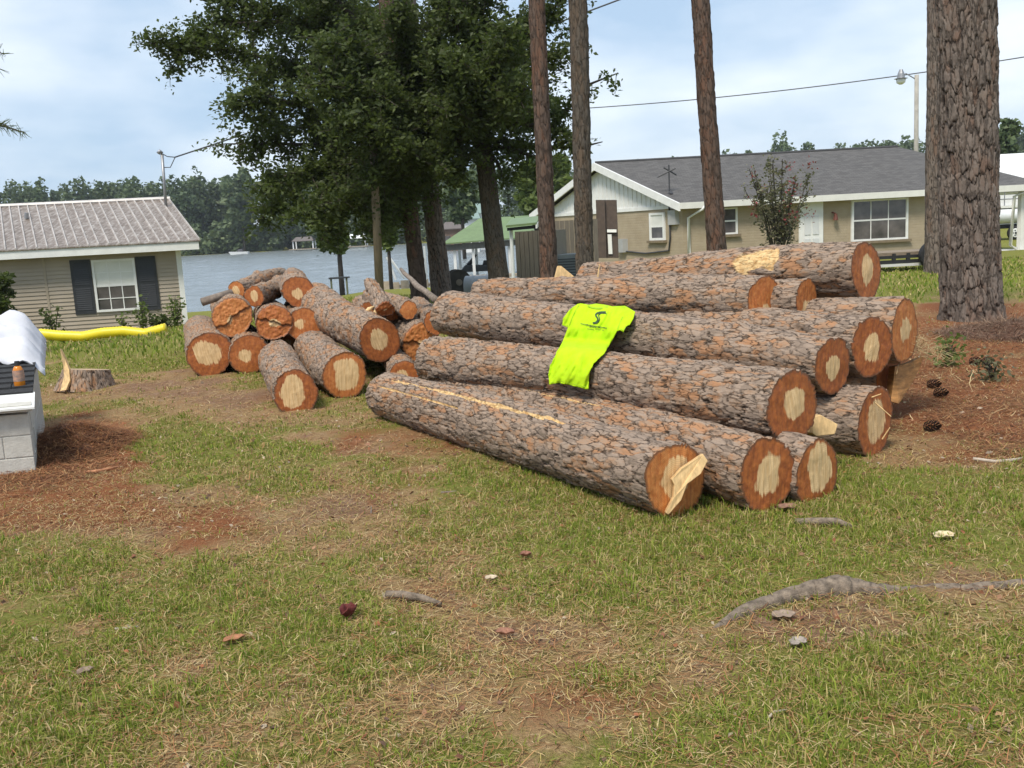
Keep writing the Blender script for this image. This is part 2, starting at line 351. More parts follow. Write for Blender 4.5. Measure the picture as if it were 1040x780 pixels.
# ------------------------------------------------------------------ bark cylinders (plates as real relief)
def plates(U, S, cu, ncell, k, kw, wp=1.0):
    """U along axis in cells of length cu, S in 0..1 around -> ncell cells. returns e (edge distance), cell random, tilt"""
    a = U / cu; b = S * ncell
    a = a + ((fbm(U / cu * .9, b * .9, k + 50) - .5) * 1.0 + (vn(a * 3.3, b * 3.3, k + 61, None) - .5) * .4 * wp + (vn(a * 8, b * 7, k + 67) - .5) * .16 * wp)
    b = b + ((vn(a * .8 + 9, b, k + 51, ncell) - .5) * 1.0 + (vn(a * 2.6, b * 2, k + 63, ncell * 2) - .5) * .4 * wp + (vn(a * 7, b * 8, k + 69) - .5) * .16 * wp)
    ai, bi = np.floor(a), np.floor(b)
    f1 = np.full(a.shape, 9.); f2 = np.full(a.shape, 9.); cr_ = np.zeros(a.shape); tl = np.zeros(a.shape)
    for i in (-1, 0, 1):
        for j in (-1, 0, 1):
            ci, cj = ai + i, (bi + j); cw = cj % ncell
            pa = ci + .5 + (hsh(ci, cw, k) - .5) * .9; pb = cj + .5 + (hsh(ci, cw, k + 1) - .5) * .9
            d = np.sqrt((a - pa) ** 2 + (b - pb) ** 2)
            m1 = d < f1
            f2 = np.where(m1, f1, np.minimum(f2, d)); cr_ = np.where(m1, hsh(ci, cw, k + 2), cr_)
            tl = np.where(m1, (a - pa) * (hsh(ci, cw, k + 3) - .5) * 2 + (b - pb) * (hsh(ci, cw, k + 4) - .5) * 2, tl)
            f1 = np.where(m1, d, f1)
    return f2 - f1, cr_, tl
def bark_cyl(name, p0, p1, ra, rb, res, cell=(.11, .055), relief=.012, seed=0, flare=0, gash=None, wob=.02, stub=None, cw=.17, groove=.45, wp=1.0, bow=0):
    """bark tube from p0 to p1 as numpy arrays in local coordinates (origin p0)"""
    p0, p1 = Vector(p0), Vector(p1); ax = p1 - p0; Ln = ax.length; ax.normalize()
    x = ax.cross(Vector((0, 0, 1)) if abs(ax.z) < .9 else Vector((0, 1, 0))).normalized(); y = x.cross(ax)
    nu = max(8, int(Ln / (res * 1.35))); nv = max(24, int(2 * math.pi * ra / (res * .72)))
    u = np.linspace(0, Ln, nu + 1)[:, None]; th = np.linspace(0, 2 * math.pi, nv, endpoint=False)[None, :]
    U, S = np.broadcast_arrays(u, th / (2 * math.pi))
    nc = max(6, int(round(2 * math.pi * ra / cell[1])))
    e, c1, tl = plates(U, S, cell[0], nc, seed * 13 + 1, 0, wp)
    e2, c2, tl2 = plates(U + 3.3, S, cell[0] * .42, nc * 2, seed * 13 + 8, 0, wp)
    rad = ra + (rb - ra) * U / Ln + wob * ra * (np.sin(th * 2 + seed + U * .8) + np.sin(th * 3 + seed * 2 - U * 1.7) * .7)
    if flare: rad = rad * (1 + flare * np.exp(-U / .35) * (1 + .35 * np.cos(th * 5 + seed)))
    crack = np.clip(e / cw, 0, 1); crack2 = np.clip(e2 / (cw * 1.2), 0, 1)
    fr_ = np.abs(fbm(U * 22, S * 2 * math.pi * ra * 75, seed + 3, 3) - .5) * 2
    h = relief * (crack ** .35 * groove + .8 * c1 * np.minimum(1, crack * 3) + .6 * tl + .12 * c2 + .14 * tl2 + .1 * crack2 + .34 * fr_) - relief * (groove + .5)
    wood = np.zeros(U.shape)
    if gash:
        for (t0, w0, u0_, u1_) in gash:
            dd = np.abs((th - t0 + math.pi) % (2 * math.pi) - math.pi) + 0 * U
            k = (1 - dd / (w0 * (.15 + 1.3 * fbm(U * 5, th * 3 + 3, seed, 3)))) * sm(u0_, u0_ + .15, U) * (1 - sm(u1_ - .3, u1_, U))
            wood = np.maximum(wood, np.clip(k * 2 + .1, 0, 1)); h = np.where(wood > .45, -relief * .8 + h * .12, h)
    if stub:
        for (uu, tt, rr, hh) in stub:
            dd = np.sqrt((U - uu) ** 2 + (((th - tt + math.pi) % (2 * math.pi) - math.pi) * ra) ** 2)
            h = h + hh * np.exp(-(dd / rr) ** 2) * (1 - .6 * np.exp(-(dd / (rr * .45)) ** 2))
    rad = rad + h
    if bow: bx_, by_ = bow * math.sin(seed * 5.1) * np.sin(math.pi * U / Ln), bow * math.cos(seed * 3.7) * np.sin(2 * math.pi * U / Ln + seed) * .6
    else: bx_ = by_ = 0 * U
    V = np.empty(U.shape + (3,)); cx, sx = np.cos(th), np.sin(th)
    for i in range(3): V[..., i] = ax[i] * U + x[i] * (rad * cx + bx_) + y[i] * (rad * sx + by_)
    tone = np.clip(.1 + .5 * (1 - c1) ** 1.4 + .3 * c2 ** 1.5 + .35 * (fbm(U * 1.6, S * 5, seed + 9) - .45) + .12 * fr_, 0, 1.1)
    cr2 = np.clip(crack * (.55 + .45 * crack2), 0, 1)
    ii = np.arange((nu + 1) * nv).reshape(nu + 1, nv); jn = np.roll(ii, -1, 1)
    Fq = np.stack([ii[:-1], ii[1:], jn[1:], jn[:-1]], -1).reshape(-1, 4)
    me = np_mesh(name, V.reshape(-1, 3), Fq, {'tone': tone.ravel(), 'crack': cr2.ravel(), 'wood': wood.ravel(), 'buv': np.stack([U + seed * 3.7, S * 2 * math.pi * ra, 0 * U], -1).reshape(-1, 3)})
    return me, (V[0], V[-1], ax, x, y)
def cut_face(ring, nrm, core=.5, off=(0, 0), split=0, seed=0, name='cut_face', saw=0.0):
    ring = np.asarray(ring); n = len(ring); c = ring.mean(0); nr = 34
    nrm = np.array(nrm); ex = np.cross(nrm, [0, 0, 1.]); ex /= np.linalg.norm(ex); ey = np.cross(ex, nrm)
    ca, sa = math.cos(saw), math.sin(saw); ex, ey = ex * ca + ey * sa, -ex * sa + ey * ca
    t = (np.arange(nr + 1) / nr)[:, None, None]
    V = c + (ring[None] - c) * t
    rel = V - c; fx, fy = rel @ ex, rel @ ey; Rm = np.linalg.norm(ring - c, axis=1).mean()
    q = np.sqrt((fx / Rm - off[0]) ** 2 + (fy / Rm - off[1]) ** 2)
    off = (off[0] + math.sin(seed * 3.1) * .07, off[1] + math.cos(seed * 2.3) * .07); q = np.sqrt((fx / Rm - off[0]) ** 2 + ((fy / Rm - off[1]) * (.88 + .2 * math.sin(seed))) ** 2)
    wob_ = (fbm(fx / Rm * 2 + 5, fy / Rm * 2 + 5, seed) - .5) * .34 + (vn(fx / Rm * 16, fy / Rm * 1.5, seed) - .5) * .08
    cv = np.clip(.5 + (core - .055 - q - wob_) * 1.6, 0, 1)
    h = (fbm(fx * 60, fy * 8, seed + 3) - .5) * .006 + (fbm(fx * 9, fy * 9, seed + 4) - .5) * .012
    spl = np.zeros_like(fx)
    if split:
        line = fy / Rm - .05 - (fbm(fx / Rm * 2.3 + 3, fx * 0, seed, 5) - .5) * .5 + .4 * fx / Rm * (1 if seed % 2 else -.4)
        h = h + (.022 * sm(-.02, .02, line) - .01 + .02 * (fbm(fx * 30, fy * 30, seed) - .5)) * split; spl = np.exp(-((line + .04) / .06) ** 2) * .75
        cv = cv * (.25 + .75 * np.exp(-(line / .3) ** 2))
    rim = np.clip((t[..., 0] - .93) / .02, 0, 1) * .75 + 0 * fx
    h = h * (1 - sm(.9, 1, t[..., 0]))
    V = V + nrm * (h[..., None] + .004 * (1 - t))
    V[0] = V[0].mean(0)
    ii = np.arange((nr + 1) * n).reshape(nr + 1, n); jn = np.roll(ii, -1, 1)
    Fq = np.stack([ii[:-1], ii[1:], jn[1:], jn[:-1]], -1).reshape(-1, 4)
    fuv = np.stack([fx, fy, 0 * fx], -1).reshape(-1, 3)
    return np_mesh(name, V.reshape(-1, 3), Fq, {'fuv': fuv, 'core': cv.ravel(), 'rim': rim.ravel(), 'split': spl.ravel()})

LOGS = {}
def log(key, label, group, near_, far_, rn, rf, core=.5, off=(0, 0), split=0, gash=None, stub=None, seed=None, cell=(.15, .06), res=None, relief=.016, wob=.035):
    seed = seed or len(LOGS) + 3; dd = (near_ - CAM).length
    res = res or max(.0085, .0012 * dd + .003)
    rs_ = random.Random(seed); stub = (stub or []) + [(rs_.uniform(.3, (far_ - near_).length - .3), rs_.uniform(1.2, 3.3), rs_.uniform(.035, .06), rs_.uniform(.018, .04)) for _ in range(3)]
    me, (r_0, r_1, ax, x, y) = bark_cyl('pine_log', near_, far_, rn, rf, res, cell, relief, seed, gash=gash, stub=stub, wob=wob, bow=.035)
    o = link('pine_log', me, M_LOG, None, near_); tag(o, label, 'log', group)
    f = link('cut_face', cut_face(r_0, -ax, core, off, split, seed, saw=rng.normal(0, .15)), M_FACE, o)
    f2 = link('cut_face', cut_face(r_1, ax, core, (0, 0), 0, seed + 1), M_FACE, o)
    LOGS[key] = (o, Vector(near_), Vector(far_), rn, rf, ax); return o
def glog(px, py, h):
    b = G(px, py + h / 2); d = dep(b); r = h / 2 * d / F_PX; return Vector((b.x, b.y, gz(b.x, b.y) + r - .012)), r
def slog(px, py, h, r): return PD(px, py, 2 * r * F_PX / h)
GR = 'logs of the long stack'; GL = 'logs of the short pile'
def ground_far(p, r): return Vector((p.x, p.y, gz(p.x, p.y) + r))
def par(n_, L_, dx=-.56, dy=.83, dz=0): v_ = Vector((dx, dy, dz)).normalized(); return n_ + v_ * L_

n_, r_ = glog(687, 485, 78); f_ = PD(393, 408, 8.6); LR = r_
log('R1', 'front long log on the grass with a pale splinter slab on its cut end', GR, n_, ground_far(f_, r_ * .93), r_, r_ * .93, .5, (.0, .08), gash=[(2.0, .1, .9, 3.7), (2.5, .05, 2.2, 3.8)])
n_, r_ = glog(780, 481, 75); f_ = PD(456, 397, 8.9)
log('R2', 'long log on the grass squeezed directly behind the front log', GR, n_, ground_far(f_, r_ * .9), r_, r_ * .9, .48, (-.02, .06), gash=[(1.9, .06, 1.5, 3.2)])
n_, r_ = glog(830, 474, 66)
log('R3', 'bottom log whose tall pale core end peeks out under the upper log', GR, n_, ground_far(par(n_, 3.7), r_), r_, r_, .6, (-.1, .1))
R3n, R3r = n_, r_
n_, r_ = glog(889, 427, 70)
log('R8', 'low log by the brown pine straw with thin white splinters across its end', GR, n_, ground_far(par(n_, 3.8, -.66, .75), r_), r_, r_, .56, (.0, -.02))
n_ = slog(902, 383, 52, .2); n_.z = gz(n_.x, n_.y) + .3
log('R9', 'mostly hidden dark log behind the end beside the pine straw', GR, n_, par(n_, 3.6, -.68, .73), .2, .19, .1)
n_ = slog(805, 412, 75, .215); f_ = PD(440, 365, 9.0)
log('R4', 'upper log carrying the hem of the yellow shirt with a big round end', GR, n_, f_, .215, .205, .5, (0, .02))
n_ = slog(846, 371, 59, .19); f_ = PD(456, 318, 9.9)
log('R5', 'knotty log under the top half of the yellow shirt', GR, n_, f_, .19, .225, .42, (.0, 0), stub=[(.75, 1.75, .05, .05), (1.5, 2.3, .06, .03)])
n_ = slog(886, 351, 60, .2); f_ = PD(540, 310, 10.6)
log('R6', 'log with a pointed oval end and streaky pale core beside the knotty log', GR, n_, f_, .2, .2, .44, (.05, -.05))
n_ = slog(919, 339, 64, .235)
log('R7', 'thick log nearest the big pine with its end under dry straw', GR, n_, par(n_, 3.9, -.7, .71), .235, .22, .36, (-.05, .05))
n_ = slog(776, 304, 48, .185); f_ = PD(505, 298, 10.8)
log('R11', 'upper log with a broken branch stub, its dark end left of another', GR, n_, f_, .185, .19, .32, (0, -.5))
n_ = slog(819, 304, 44, .17)
log('R12', 'upper log with a small dark end tucked under the topmost log', GR, n_, par(n_, 3.6, -.72, .69), .17, .17, .4, (0, -.3))
n_ = slog(880, 275, 60, .235); f_ = PD(598, 287, 9.9)
log('R10', 'topmost log of the stack with a patch of broken pale wood', GR, n_, f_, .235, .2, .42, (.05, .05), gash=[(2.55, .75, .62, 1.2)], seed=91)
# filler carriers inside the stack
n_ = R3n + Vector((-.25, 1.3, 0)); n_.z = gz(n_.x, n_.y) + .2
log('R13', 'bottom log in the dark gap between two lower cut ends', GR, n_, ground_far(par(n_, 3.0), .2), .2, .2, .1)
n_ = n_ + Vector((1.0, 1.5, 0)); n_.z = gz(n_.x, n_.y) + .2
log('R14', 'bottom log hidden in the middle of the long stack', GR, n_, ground_far(par(n_, 3.2, -.68, .73), .2), .2, .2, .1)

# short pile on the left
n_, r_ = glog(302, 395, 45); log('L3', 'short log lying foremost in the short pile with a round pale core', GL, n_, ground_far(PD(281, 362, 11.8), r_), r_, r_, .55, (.05, .05))
n_, r_ = glog(352, 381, 46); log('L4', 'short log beside the foremost one, widest pale core and a splinter at its edge', GL, n_, ground_far(PD(318, 353, 12.2), r_), r_, r_, .6, (0, .1))
n_, r_ = glog(215, 359, 45); log('L1', 'leftmost short log nearest the house with a broad pale core', GL, n_, ground_far(PD(206, 341, 15), r_), r_, r_, .58, (.02, .03))
n_, r_ = glog(255, 359, 40); log('L2', 'short log half hidden beside the leftmost log', GL, n_, ground_far(PD(243, 345, 14.5), r_), r_, r_, .4, (.25, 0))
n_, r_ = glog(411, 379, 30); log('L7', 'small log with half pale end on the ground between both piles', GL, n_, ground_far(PD(395, 362, 12.8), r_), r_, r_, .5, (.1, 0))
n_, r_ = glog(293, 350, 34); log('L14', 'bottom short log mostly covered behind the foremost pair', GL, n_, ground_far(PD(290, 345, 15), r_), r_, r_, .3)
n_ = slog(386, 347, 44, .235); f_ = PD(321, 307, 13.2); log('L5', 'long log leaning over the short pile with a small centred pale core', GL, n_, f_, .235, .25, .42, (0, .08), cell=(.14, .08))
n_ = slog(428, 347, 40, .22); f_ = PD(398, 322, 13); log('L6', 'log with a jagged split end right of the leaning log', GL, n_, f_, .22, .22, .35, (0, -.2), split=1)
n_ = slog(236, 322, 40, .25); f_ = PD(231, 312, 15); log('L8', 'thick split log with a diagonal crack stacked above the leftmost log', GL, n_, f_, .25, .25, .25, (.1, -.1), split=1)
n_ = slog(278, 327, 36, .22); f_ = PD(272, 318, 15); log('L9', 'split log with a pale torn ridge in the middle of the short pile', GL, n_, f_, .22, .22, .4, (.1, -.1), split=1)
n_ = slog(309, 331, 34, .21); f_ = PD(300, 318, 15); log('L13', 'log tucked in shade under the long leaning log', GL, n_, f_, .21, .21, .4, (.2, 0))
n_ = slog(303, 296, 32, .21); f_ = PD(299, 285, 15); log('L12', 'log on top of the short pile with a ragged orange end', GL, n_, f_, .21, .2, .38, (.1, -.15))
n_ = slog(240, 294, 18, .125); f_ = PD(285, 279, 15.5); log('L10', 'thin limb log highest at the pile\'s house side with a plain orange end', GL, n_, f_, .125, .12, .5, (0, 0))
n_ = slog(258, 302, 20, .13); f_ = PD(288, 288, 15); log('L11', 'thin limb log with a gnarled bark side lying below another limb', GL, n_, f_, .13, .13, .4, (0, 0), relief=.025)
n_ = slog(415, 315, 18, .1); f_ = PD(385, 304, 13); log('L15', 'small limb log with a round red end behind the split log', GL, n_, f_, .1, .12, .1, relief=.02)
n_ = slog(444, 327, 26, .14); f_ = PD(425, 312, 13); log('L16', 'stubby limb log with red end touching the long stack', GL, n_, f_, .14, .14, .1)
n_ = slog(376, 318, 30, .18); f_ = PD(372, 308, 14); log('L17', 'weathered limb chunk lying behind the leaning log', GL, n_, f_, .16, .14, .3, relief=.03)
n_ = PD(205, 307, 13.4); f_ = PD(236, 297, 13.6)
def stick(name, label, cat, pts, rad, mat, group=None):
    o = Vector(pts[0]); b = MB(o); b.tube(pts, rad, 7); ob = b.build(name, mat, None, o, True); return tag(ob, label, cat, group)
M_STICK = plain('weathered_stick', (.2, .16, .13), .9, .4, 25, .006)
M_STICKP = plain('pale_stick', (.42, .36, .29), .9, .3, 25, .004)
stick('fallen_pole', 'thin grey pole laid across the left end of the short pile', 'pole', [n_, f_], [.06, .055], M_STICK)
stick('dead_branch', 'bare dead branch sticking up from the pile towards the tree trunks', 'branch', [PD(443, 305, 10.5), PD(432, 296, 10.8), PD(424, 291, 11), PD(418, 284, 11.2), PD(411, 278, 11.5), PD(407, 273, 11.6)], [.04, .034, .036, .028, .026, .018], M_STICK)
bl_ = PD(391, 314, 11); me, rg_ = bark_cyl('broken_limb', bl_, PD(376, 288, 11.6), .1, .075, .014, (.1, .05), .022, 77, wob=.08)
ob_ = link('broken_limb', me, M_LOG, None, bl_); tag(ob_, 'short broken limb with a torn orange tip leaning on the short pile', 'branch')
link('torn_tip', cut_face(rg_[1], rg_[2], .2, (0, 0), 1, 78, 'torn_tip'), M_FACE, ob_); link('torn_tip', cut_face(rg_[0], -rg_[2], .2, (0, 0), 1, 79, 'torn_tip'), M_FACE, ob_)
for k_, (pa_, pb_, rr_) in enumerate((((398, 318), (372, 300), .09), ((404, 322), (388, 309), .11))):
    a_ = PD(*pa_, 11.3 + k_ * .5); me, rg_ = bark_cyl('broken_limb', a_, PD(*pb_, 12.2 + k_ * .5), rr_, rr_ * .7, .015, (.1, .05), .024, 80 + k_, wob=.08)
    ob_ = link('broken_limb', me, M_LOG, None, a_); tag(ob_, ('gnarled limb piece with flaking bark lying under the torn limb', 'crooked limb piece between the red ended limb log and the leaning log')[k_], 'branch')
    link('torn_tip', cut_face(rg_[1], rg_[2], .2, (0, 0), 1, 85 + k_, 'torn_tip'), M_FACE, ob_); link('torn_tip', cut_face(rg_[0], -rg_[2], .2, (0, 0), 1, 95 + k_, 'torn_tip'), M_FACE, ob_)
for a_, b_, lab_ in (((378, 325), (386, 309), 'pale split splinter leaning among the broken limbs'), ((370, 319), (380, 311), 'small pale splinter fallen across the broken limbs')):
    d_ = 11.0; chip('wood_splinter', lab_, [PD(a_[0], a_[1], d_), PD(b_[0], b_[1], d_), PD(b_[0] + 2, b_[1] + 2, d_), PD(a_[0] + 4, a_[1] + 2, d_)], Fv * .03) if False else stick('wood_splinter', lab_, 'wood chip', [PD(*a_, d_), PD((a_[0] + b_[0]) / 2, (a_[1] + b_[1]) / 2 - 1, d_), PD(*b_, d_)], [.02, .028, .006], M_WOOD)
# splinters and chips
def chip(name, label, pts, th, parent=None, mat=None, cat='wood chip'):
    o = Vector(pts[0]) if parent is None else parent.location
    b = MB(o); b.slab(pts, th); ob = b.build(name, mat or M_WOOD, parent, o if parent is None else None, False, .004)
    return tag(ob, label, cat) if parent is None else (tag(ob, label) if label else ob)
R1o = LOGS['R1'][0]; d1 = dep(LOGS['R1'][1]) - .03
chip('splinter', 'pale torn splinter slab', [PD(a, b, d1 + k) for a, b, k in ((714, 461, .0), (719, 468, .0), (712, 481, -.03), (698, 492, -.05), (692, 508, -.05), (679, 523, -.04), (676, 521, -.04), (684, 505, -.05), (685, 493, -.05), (682, 487, -.05), (692, 476, -.04))], Fv * .05, R1o)
R8o = LOGS['R8'][0]; d8 = dep(LOGS['R8'][1]) - .06
for a, b in (((889, 409), (905, 423)), ((884, 404), (895, 400)), ((896, 446), (904, 434))):
    MB(R8o.location).tube([PD(*a, d8), PD(*b, d8 - .03)], [.005, .003], 5).build('splinter', M_WOOD, R8o)
R10o = LOGS['R10'][0]
dq = dep(LOGS['R10'][1]); 
chip('bark_flake', 'hanging bark flake', [PD(a, b, dq + .1) for a, b in ((780, 291), (795, 293), (803, 298), (793, 301), (783, 297))], Fv * .03, R10o, M_LOG)
chip('wood_chunk', 'pale squarish wood chunk wedged between the big round end and the splintered end', [PD(a, b, 5.95) for a, b in ((826, 424), (833, 421), (851, 431), (848, 441), (829, 443), (825, 440))], Fv * .14)
chip('wood_wedge', 'pale wedge of split wood standing behind the stack by the tree trunk', [PD(a, b, 10.3) for a, b in ((566, 270), (570, 270), (587, 284), (585, 288), (562, 286))], Fv * .1)
chip('split_slab', 'orange split slab standing at the right end of the stack by pine straw', [PD(a, b, 7.3 + k) for a, b, k in ((909, 372, 0), (925, 368, .1), (938, 362, .2), (934, 375, .2), (922, 397, .1), (913, 410, 0), (905, 408, 0))], Fv * .12, None,
     plain('amber_wood', (.4, .2, .07), .7, .45, 9, .008, stretch=(1, 1, 4)), 'slab')
R11o = LOGS['R11'][0]; b = MB(R11o.location); base = PD(605, 296, 9.0)
for i in range(26):
    t_ = base + Vector((rng.normal(0, .05), rng.normal(0, .05), abs(rng.normal(.06, .03)))); b.tube([base + Vector((rng.normal(0, .04), rng.normal(0, .03), -.05)), t_], [.012, .003], 4)
b.tube([base, PD(609, 268, 9.0)], [.012, .004], 5)
b.build('splintered_stub', M_WOOD, R11o)
R5o = LOGS['R5'][0]

# ------------------------------------------------------------------ standing trunks
def trunk_line(px0, py0, px1, py1, Yd):
    a, b = at(px0, py0, Yd), at(px1, py1, Yd); d = (b - a).normalized()
    base = a - d * ((a.z - gz(a.x, a.y) + .12) / d.z); return base, d
def pine(label, px0, py0, px1, py1, Yd, wpx, mat, H=13, cell=(.3, .075), relief=.022, res=None, flare=.18, taper=.75, seed=1, group='pine trunks by the log piles'):
    base, d = trunk_line(px0, py0, px1, py1, Yd); r = wpx / 2 * Yd / F_PX
    root = empty('pine_tree', base, label, 'tree', group)
    me, _ = bark_cyl('trunk', base, base + d * H, r, r * taper, res or .0016 * Yd, cell, relief, seed, flare=flare, wob=.03, cw=.17, groove=.7, wp=.4)
    link('trunk', me, mat, root); return root, base, d, r
T4Y = G(986, 324).y
pine('huge pine trunk with thick grey plated bark right of the log stack', 986, 320, 981, 0, T4Y, 54, M_PINE, 10, (.3, .085), .034, .0115, .2, .93, 5, None)
pine('slim dark pine trunk standing close behind the huge pine', 949.5, 286, 951, 0, 25, 19, M_PINE, 14, seed=6, group=None)
pine('dark bare pine trunk leaning left in front of the brick house roof', 728, 255, 711, 0, 20, 19, M_PINE2, 13, seed=7, taper=.85)
pine('reddish pine trunk next to the leafy oak', 558, 285, 545, 0, 20, 17.5, M_PINE2, 13, seed=8, taper=.8)
pine('grey green pine trunk in front of the white gable', 594, 265, 587, 0, 19, 18.5, M_OAK, 13, seed=9, taper=.85)
pine('furrowed pine trunk left of its close twin, between the wooden pole and the oaks', 426, 300, 406, 120, 24, 17, M_PINE2, 12, seed=10, taper=.8)

# ------------------------------------------------------------------ leaves
def leaf_mat(name, lo, hi, tr=.35):
    mt, n, b = nodes(name); t = attr(n, 'tone')
    c = ramp(n, t, [(0, lo), (1, hi)]); n.links.new(c, b.inputs['Base Color']); b.inputs['Roughness'].default_value = .55; b.inputs['Specular IOR Level'].default_value = .3
    tl = N(n, 'ShaderNodeBsdfTranslucent'); n.links.new(mix(n, .4, c, (.14, .2, .03)), tl.inputs['Color'])
    ms = N(n, 'ShaderNodeMixShader'); ms.inputs[0].default_value = tr
    o_ = n.nodes['Material Output']; n.links.new(b.outputs[0], ms.inputs[1]); n.links.new(tl.outputs[0], ms.inputs[2]); n.links.new(ms.outputs[0], o_.inputs[0])
    return mt
M_OAKLEAF = leaf_mat('oak_leaf', (.042, .06, .018), (.115, .145, .043), .42)
M_LIGHTLEAF = leaf_mat('light_leaf', (.08, .12, .028), (.2, .25, .065), .45)
M_FARLEAF = leaf_mat('far_leaf', (.06, .095, .042), (.15, .19, .085), .25)
M_BUSHLEAF = leaf_mat('bush_leaf', (.11, .105, .06), (.2, .19, .11), .3)
M_FLOWER = leaf_mat('crape_flower', (.17, .03, .035), (.32, .06, .07), .3)
M_TWIG = plain('twig_bark', (.06, .048, .038), .9, .3, 10, 0)
def leaves(P, size, flat=.5, tone=None, elong=1.9):
    """diamond leaf faces centred at P (n,3)"""
    n = len(P); P = np.asarray(P)
    a = rng.normal(size=(n, 3)); a[:, 2] *= .6; a /= np.linalg.norm(a, axis=1)[:, None]
    q = rng.normal(size=(n, 3)); q[:, 2] += flat; nn = q / np.linalg.norm(q, axis=1)[:, None]
    b = np.cross(nn, a); b /= np.linalg.norm(b, axis=1)[:, None] + 1e-9
    s = size * rng.uniform(.6, 1.25, n)[:, None]
    V = np.stack([P - a * s * .5 * elong, P + b * s * .5 - a * s * .1, P + a * s * .5 * elong, P - b * s * .5 - a * s * .1], 1)
    V[:, 1, 2] += s[:, 0] * .12; V[:, 3, 2] += s[:, 0] * .12
    t = np.repeat(tone if tone is not None else rng.uniform(0, 1, n), 4)
    return V.reshape(-1, 3), np.arange(4 * n).reshape(-1, 4), t
def limb_tree(root, limbs, n_twig, twig_len, n_leaf, leaf_size, mat, trunk_r=.1, jit=.25, crown_name='crown', droop=.1):
    """limbs: list of point lists (world). Builds limb tubes and leafy twigs along them."""
    o = root.location; tb = MB(o); P = []; T = []
    for pts, wgt in limbs:
        pts = [Vector(p) for p in pts]; n = len(pts)
        rr = [max(.012, trunk_r * (1 - i / (n - .7))) for i in range(n)]
        tb.tube(pts, rr, 6)
        seg = np.array([list(p) for p in pts]); cum = np.r_[0, np.cumsum(np.linalg.norm(np.diff(seg, axis=0), axis=1))]
        for k in range(int(n_twig * wgt * cum[-1])):
            t = rng.uniform(.12, 1) ** .8 * cum[-1]; c = np.array([np.interp(t, cum, seg[:, i]) for i in range(3)])
            dirv = rng.normal(size=3); dirv[2] = dirv[2] * 1.05 - droop; dirv /= np.linalg.norm(dirv)
            ln = twig_len * rng.uniform(.4, 1.15) * (1.1 - .55 * t / cum[-1])
            e = c + dirv * ln; tb.tube([c, e], [.012, .005], 3, False)
            m_ = int(n_leaf * rng.uniform(.6, 1.3)); s = rng.uniform(.15, 1.08, m_)[:, None]
            P.append(c + (e - c) * s + rng.normal(0, jit * .35, (m_, 3))); T.append(np.clip(rng.normal(.45, .2, m_) + rng.normal(0, .14), 0, 1))
    tb.build('limbs', M_TWIG, root)
    V, Fq, t = leaves(np.concatenate(P) - np.array(o), leaf_size, tone=np.concatenate(T))
    return link(crown_name, np_mesh(crown_name, V, Fq, {'tone': t}, False), mat, root)
def pxl(pts, Y0, Y1): # pixel polyline to points, depth running from Y0 to Y1
    n = len(pts); return [at(a, b, Y0 + (Y1 - Y0) * i / (n - 1)) for i, (a, b) in enumerate(pts)]
# oak with the broad left crown
base, d = trunk_line(449, 300, 430, 130, 25); r_ = 20 / 2 * 25 / F_PX
oak1 = empty('oak_tree', base, 'leafy oak whose broad crown sweeps far left over the lake view', 'tree')
me, _ = bark_cyl('trunk', base, base + d * 9, r_, r_ * .6, .035, (.3, .07), .02, 20, flare=.2); link('trunk', me, M_PINE, oak1)
lm = []
for p, w_, y1 in (([(438, 150), (340, 75), (240, 52), (152, 42)], .8, 23), ([(438, 110), (340, 35), (250, 5), (190, -15)], 1, 24), ([(436, 90), (330, -10), (230, -50)], 1, 22.5),
        ([(438, 160), (350, 118), (270, 98), (232, 104)], .9, 22), ([(438, 175), (350, 148), (280, 146), (228, 146)], .75, 22.5), ([(440, 180), (370, 165), (310, 172), (268, 186)], .9, 22),
        ([(440, 195), (385, 195), (345, 215), (326, 244)], .9, 23), ([(440, 170), (390, 170), (350, 200), (310, 215)], .9, 21.5), ([(438, 60), (330, 20), (215, 25), (172, 62)], .7, 23.5), ([(438, 130), (360, 60), (290, 70), (250, 75)], .8, 23), ([(438, 160), (340, 150), (300, 190), (262, 225)], .7, 24), ([(440, 185), (400, 205), (375, 235)], .8, 22), ([(438, 120), (330, 130), (255, 128)], .6, 25), ([(436, 100), (400, 20), (380, -60)], 1.1, 25), ([(436, 120), (390, 60), (330, 40)], 1.2, 21),
        ([(436, 130), (380, 90), (320, 85)], 1.3, 20.5), ([(436, 150), (390, 125), (345, 130)], 1.3, 20.5), ([(436, 110), (420, 60), (400, 10)], 1.3, 22), ([(438, 140), (415, 120), (385, 95)], 1.5, 21), ([(438, 170), (420, 160), (395, 140)], 1.4, 21),
        ([(440, 180), (410, 175), (375, 178)], 1.4, 21.5), ([(436, 120), (400, 80), (360, 60)], 1.2, 29), ([(436, 150), (390, 130), (330, 120)], 1.2, 29), ([(436, 80), (380, 20), (300, 0)], 1.2, 29), ([(438, 160), (400, 180), (350, 180)], 1.1, 28),
        ([(436, 140), (445, 100), (450, 60)], 1.3, 21.5), ([(436, 160), (450, 140), (462, 130)], 1.2, 22), ([(436, 100), (445, 30), (450, -30)], 1.2, 22)):
    lm.append((pxl(p, 25, y1), w_))
limb_tree(oak1, lm, 26, 1.05, 38, .068, M_OAKLEAF, .09)
base, d = trunk_line(508, 294, 485, 100, 23); r_ = 21 / 2 * 23 / F_PX
oak2 = empty('oak_tree', base, 'oak with a smooth grey brown trunk and dark crown just left of the reddish pine', 'tree')
me, _ = bark_cyl('trunk', base, base + d * 9, r_, r_ * .7, .035, (.12, .07), .008, 21, flare=.12); link('trunk', me, M_OAK, oak2)
lm = []
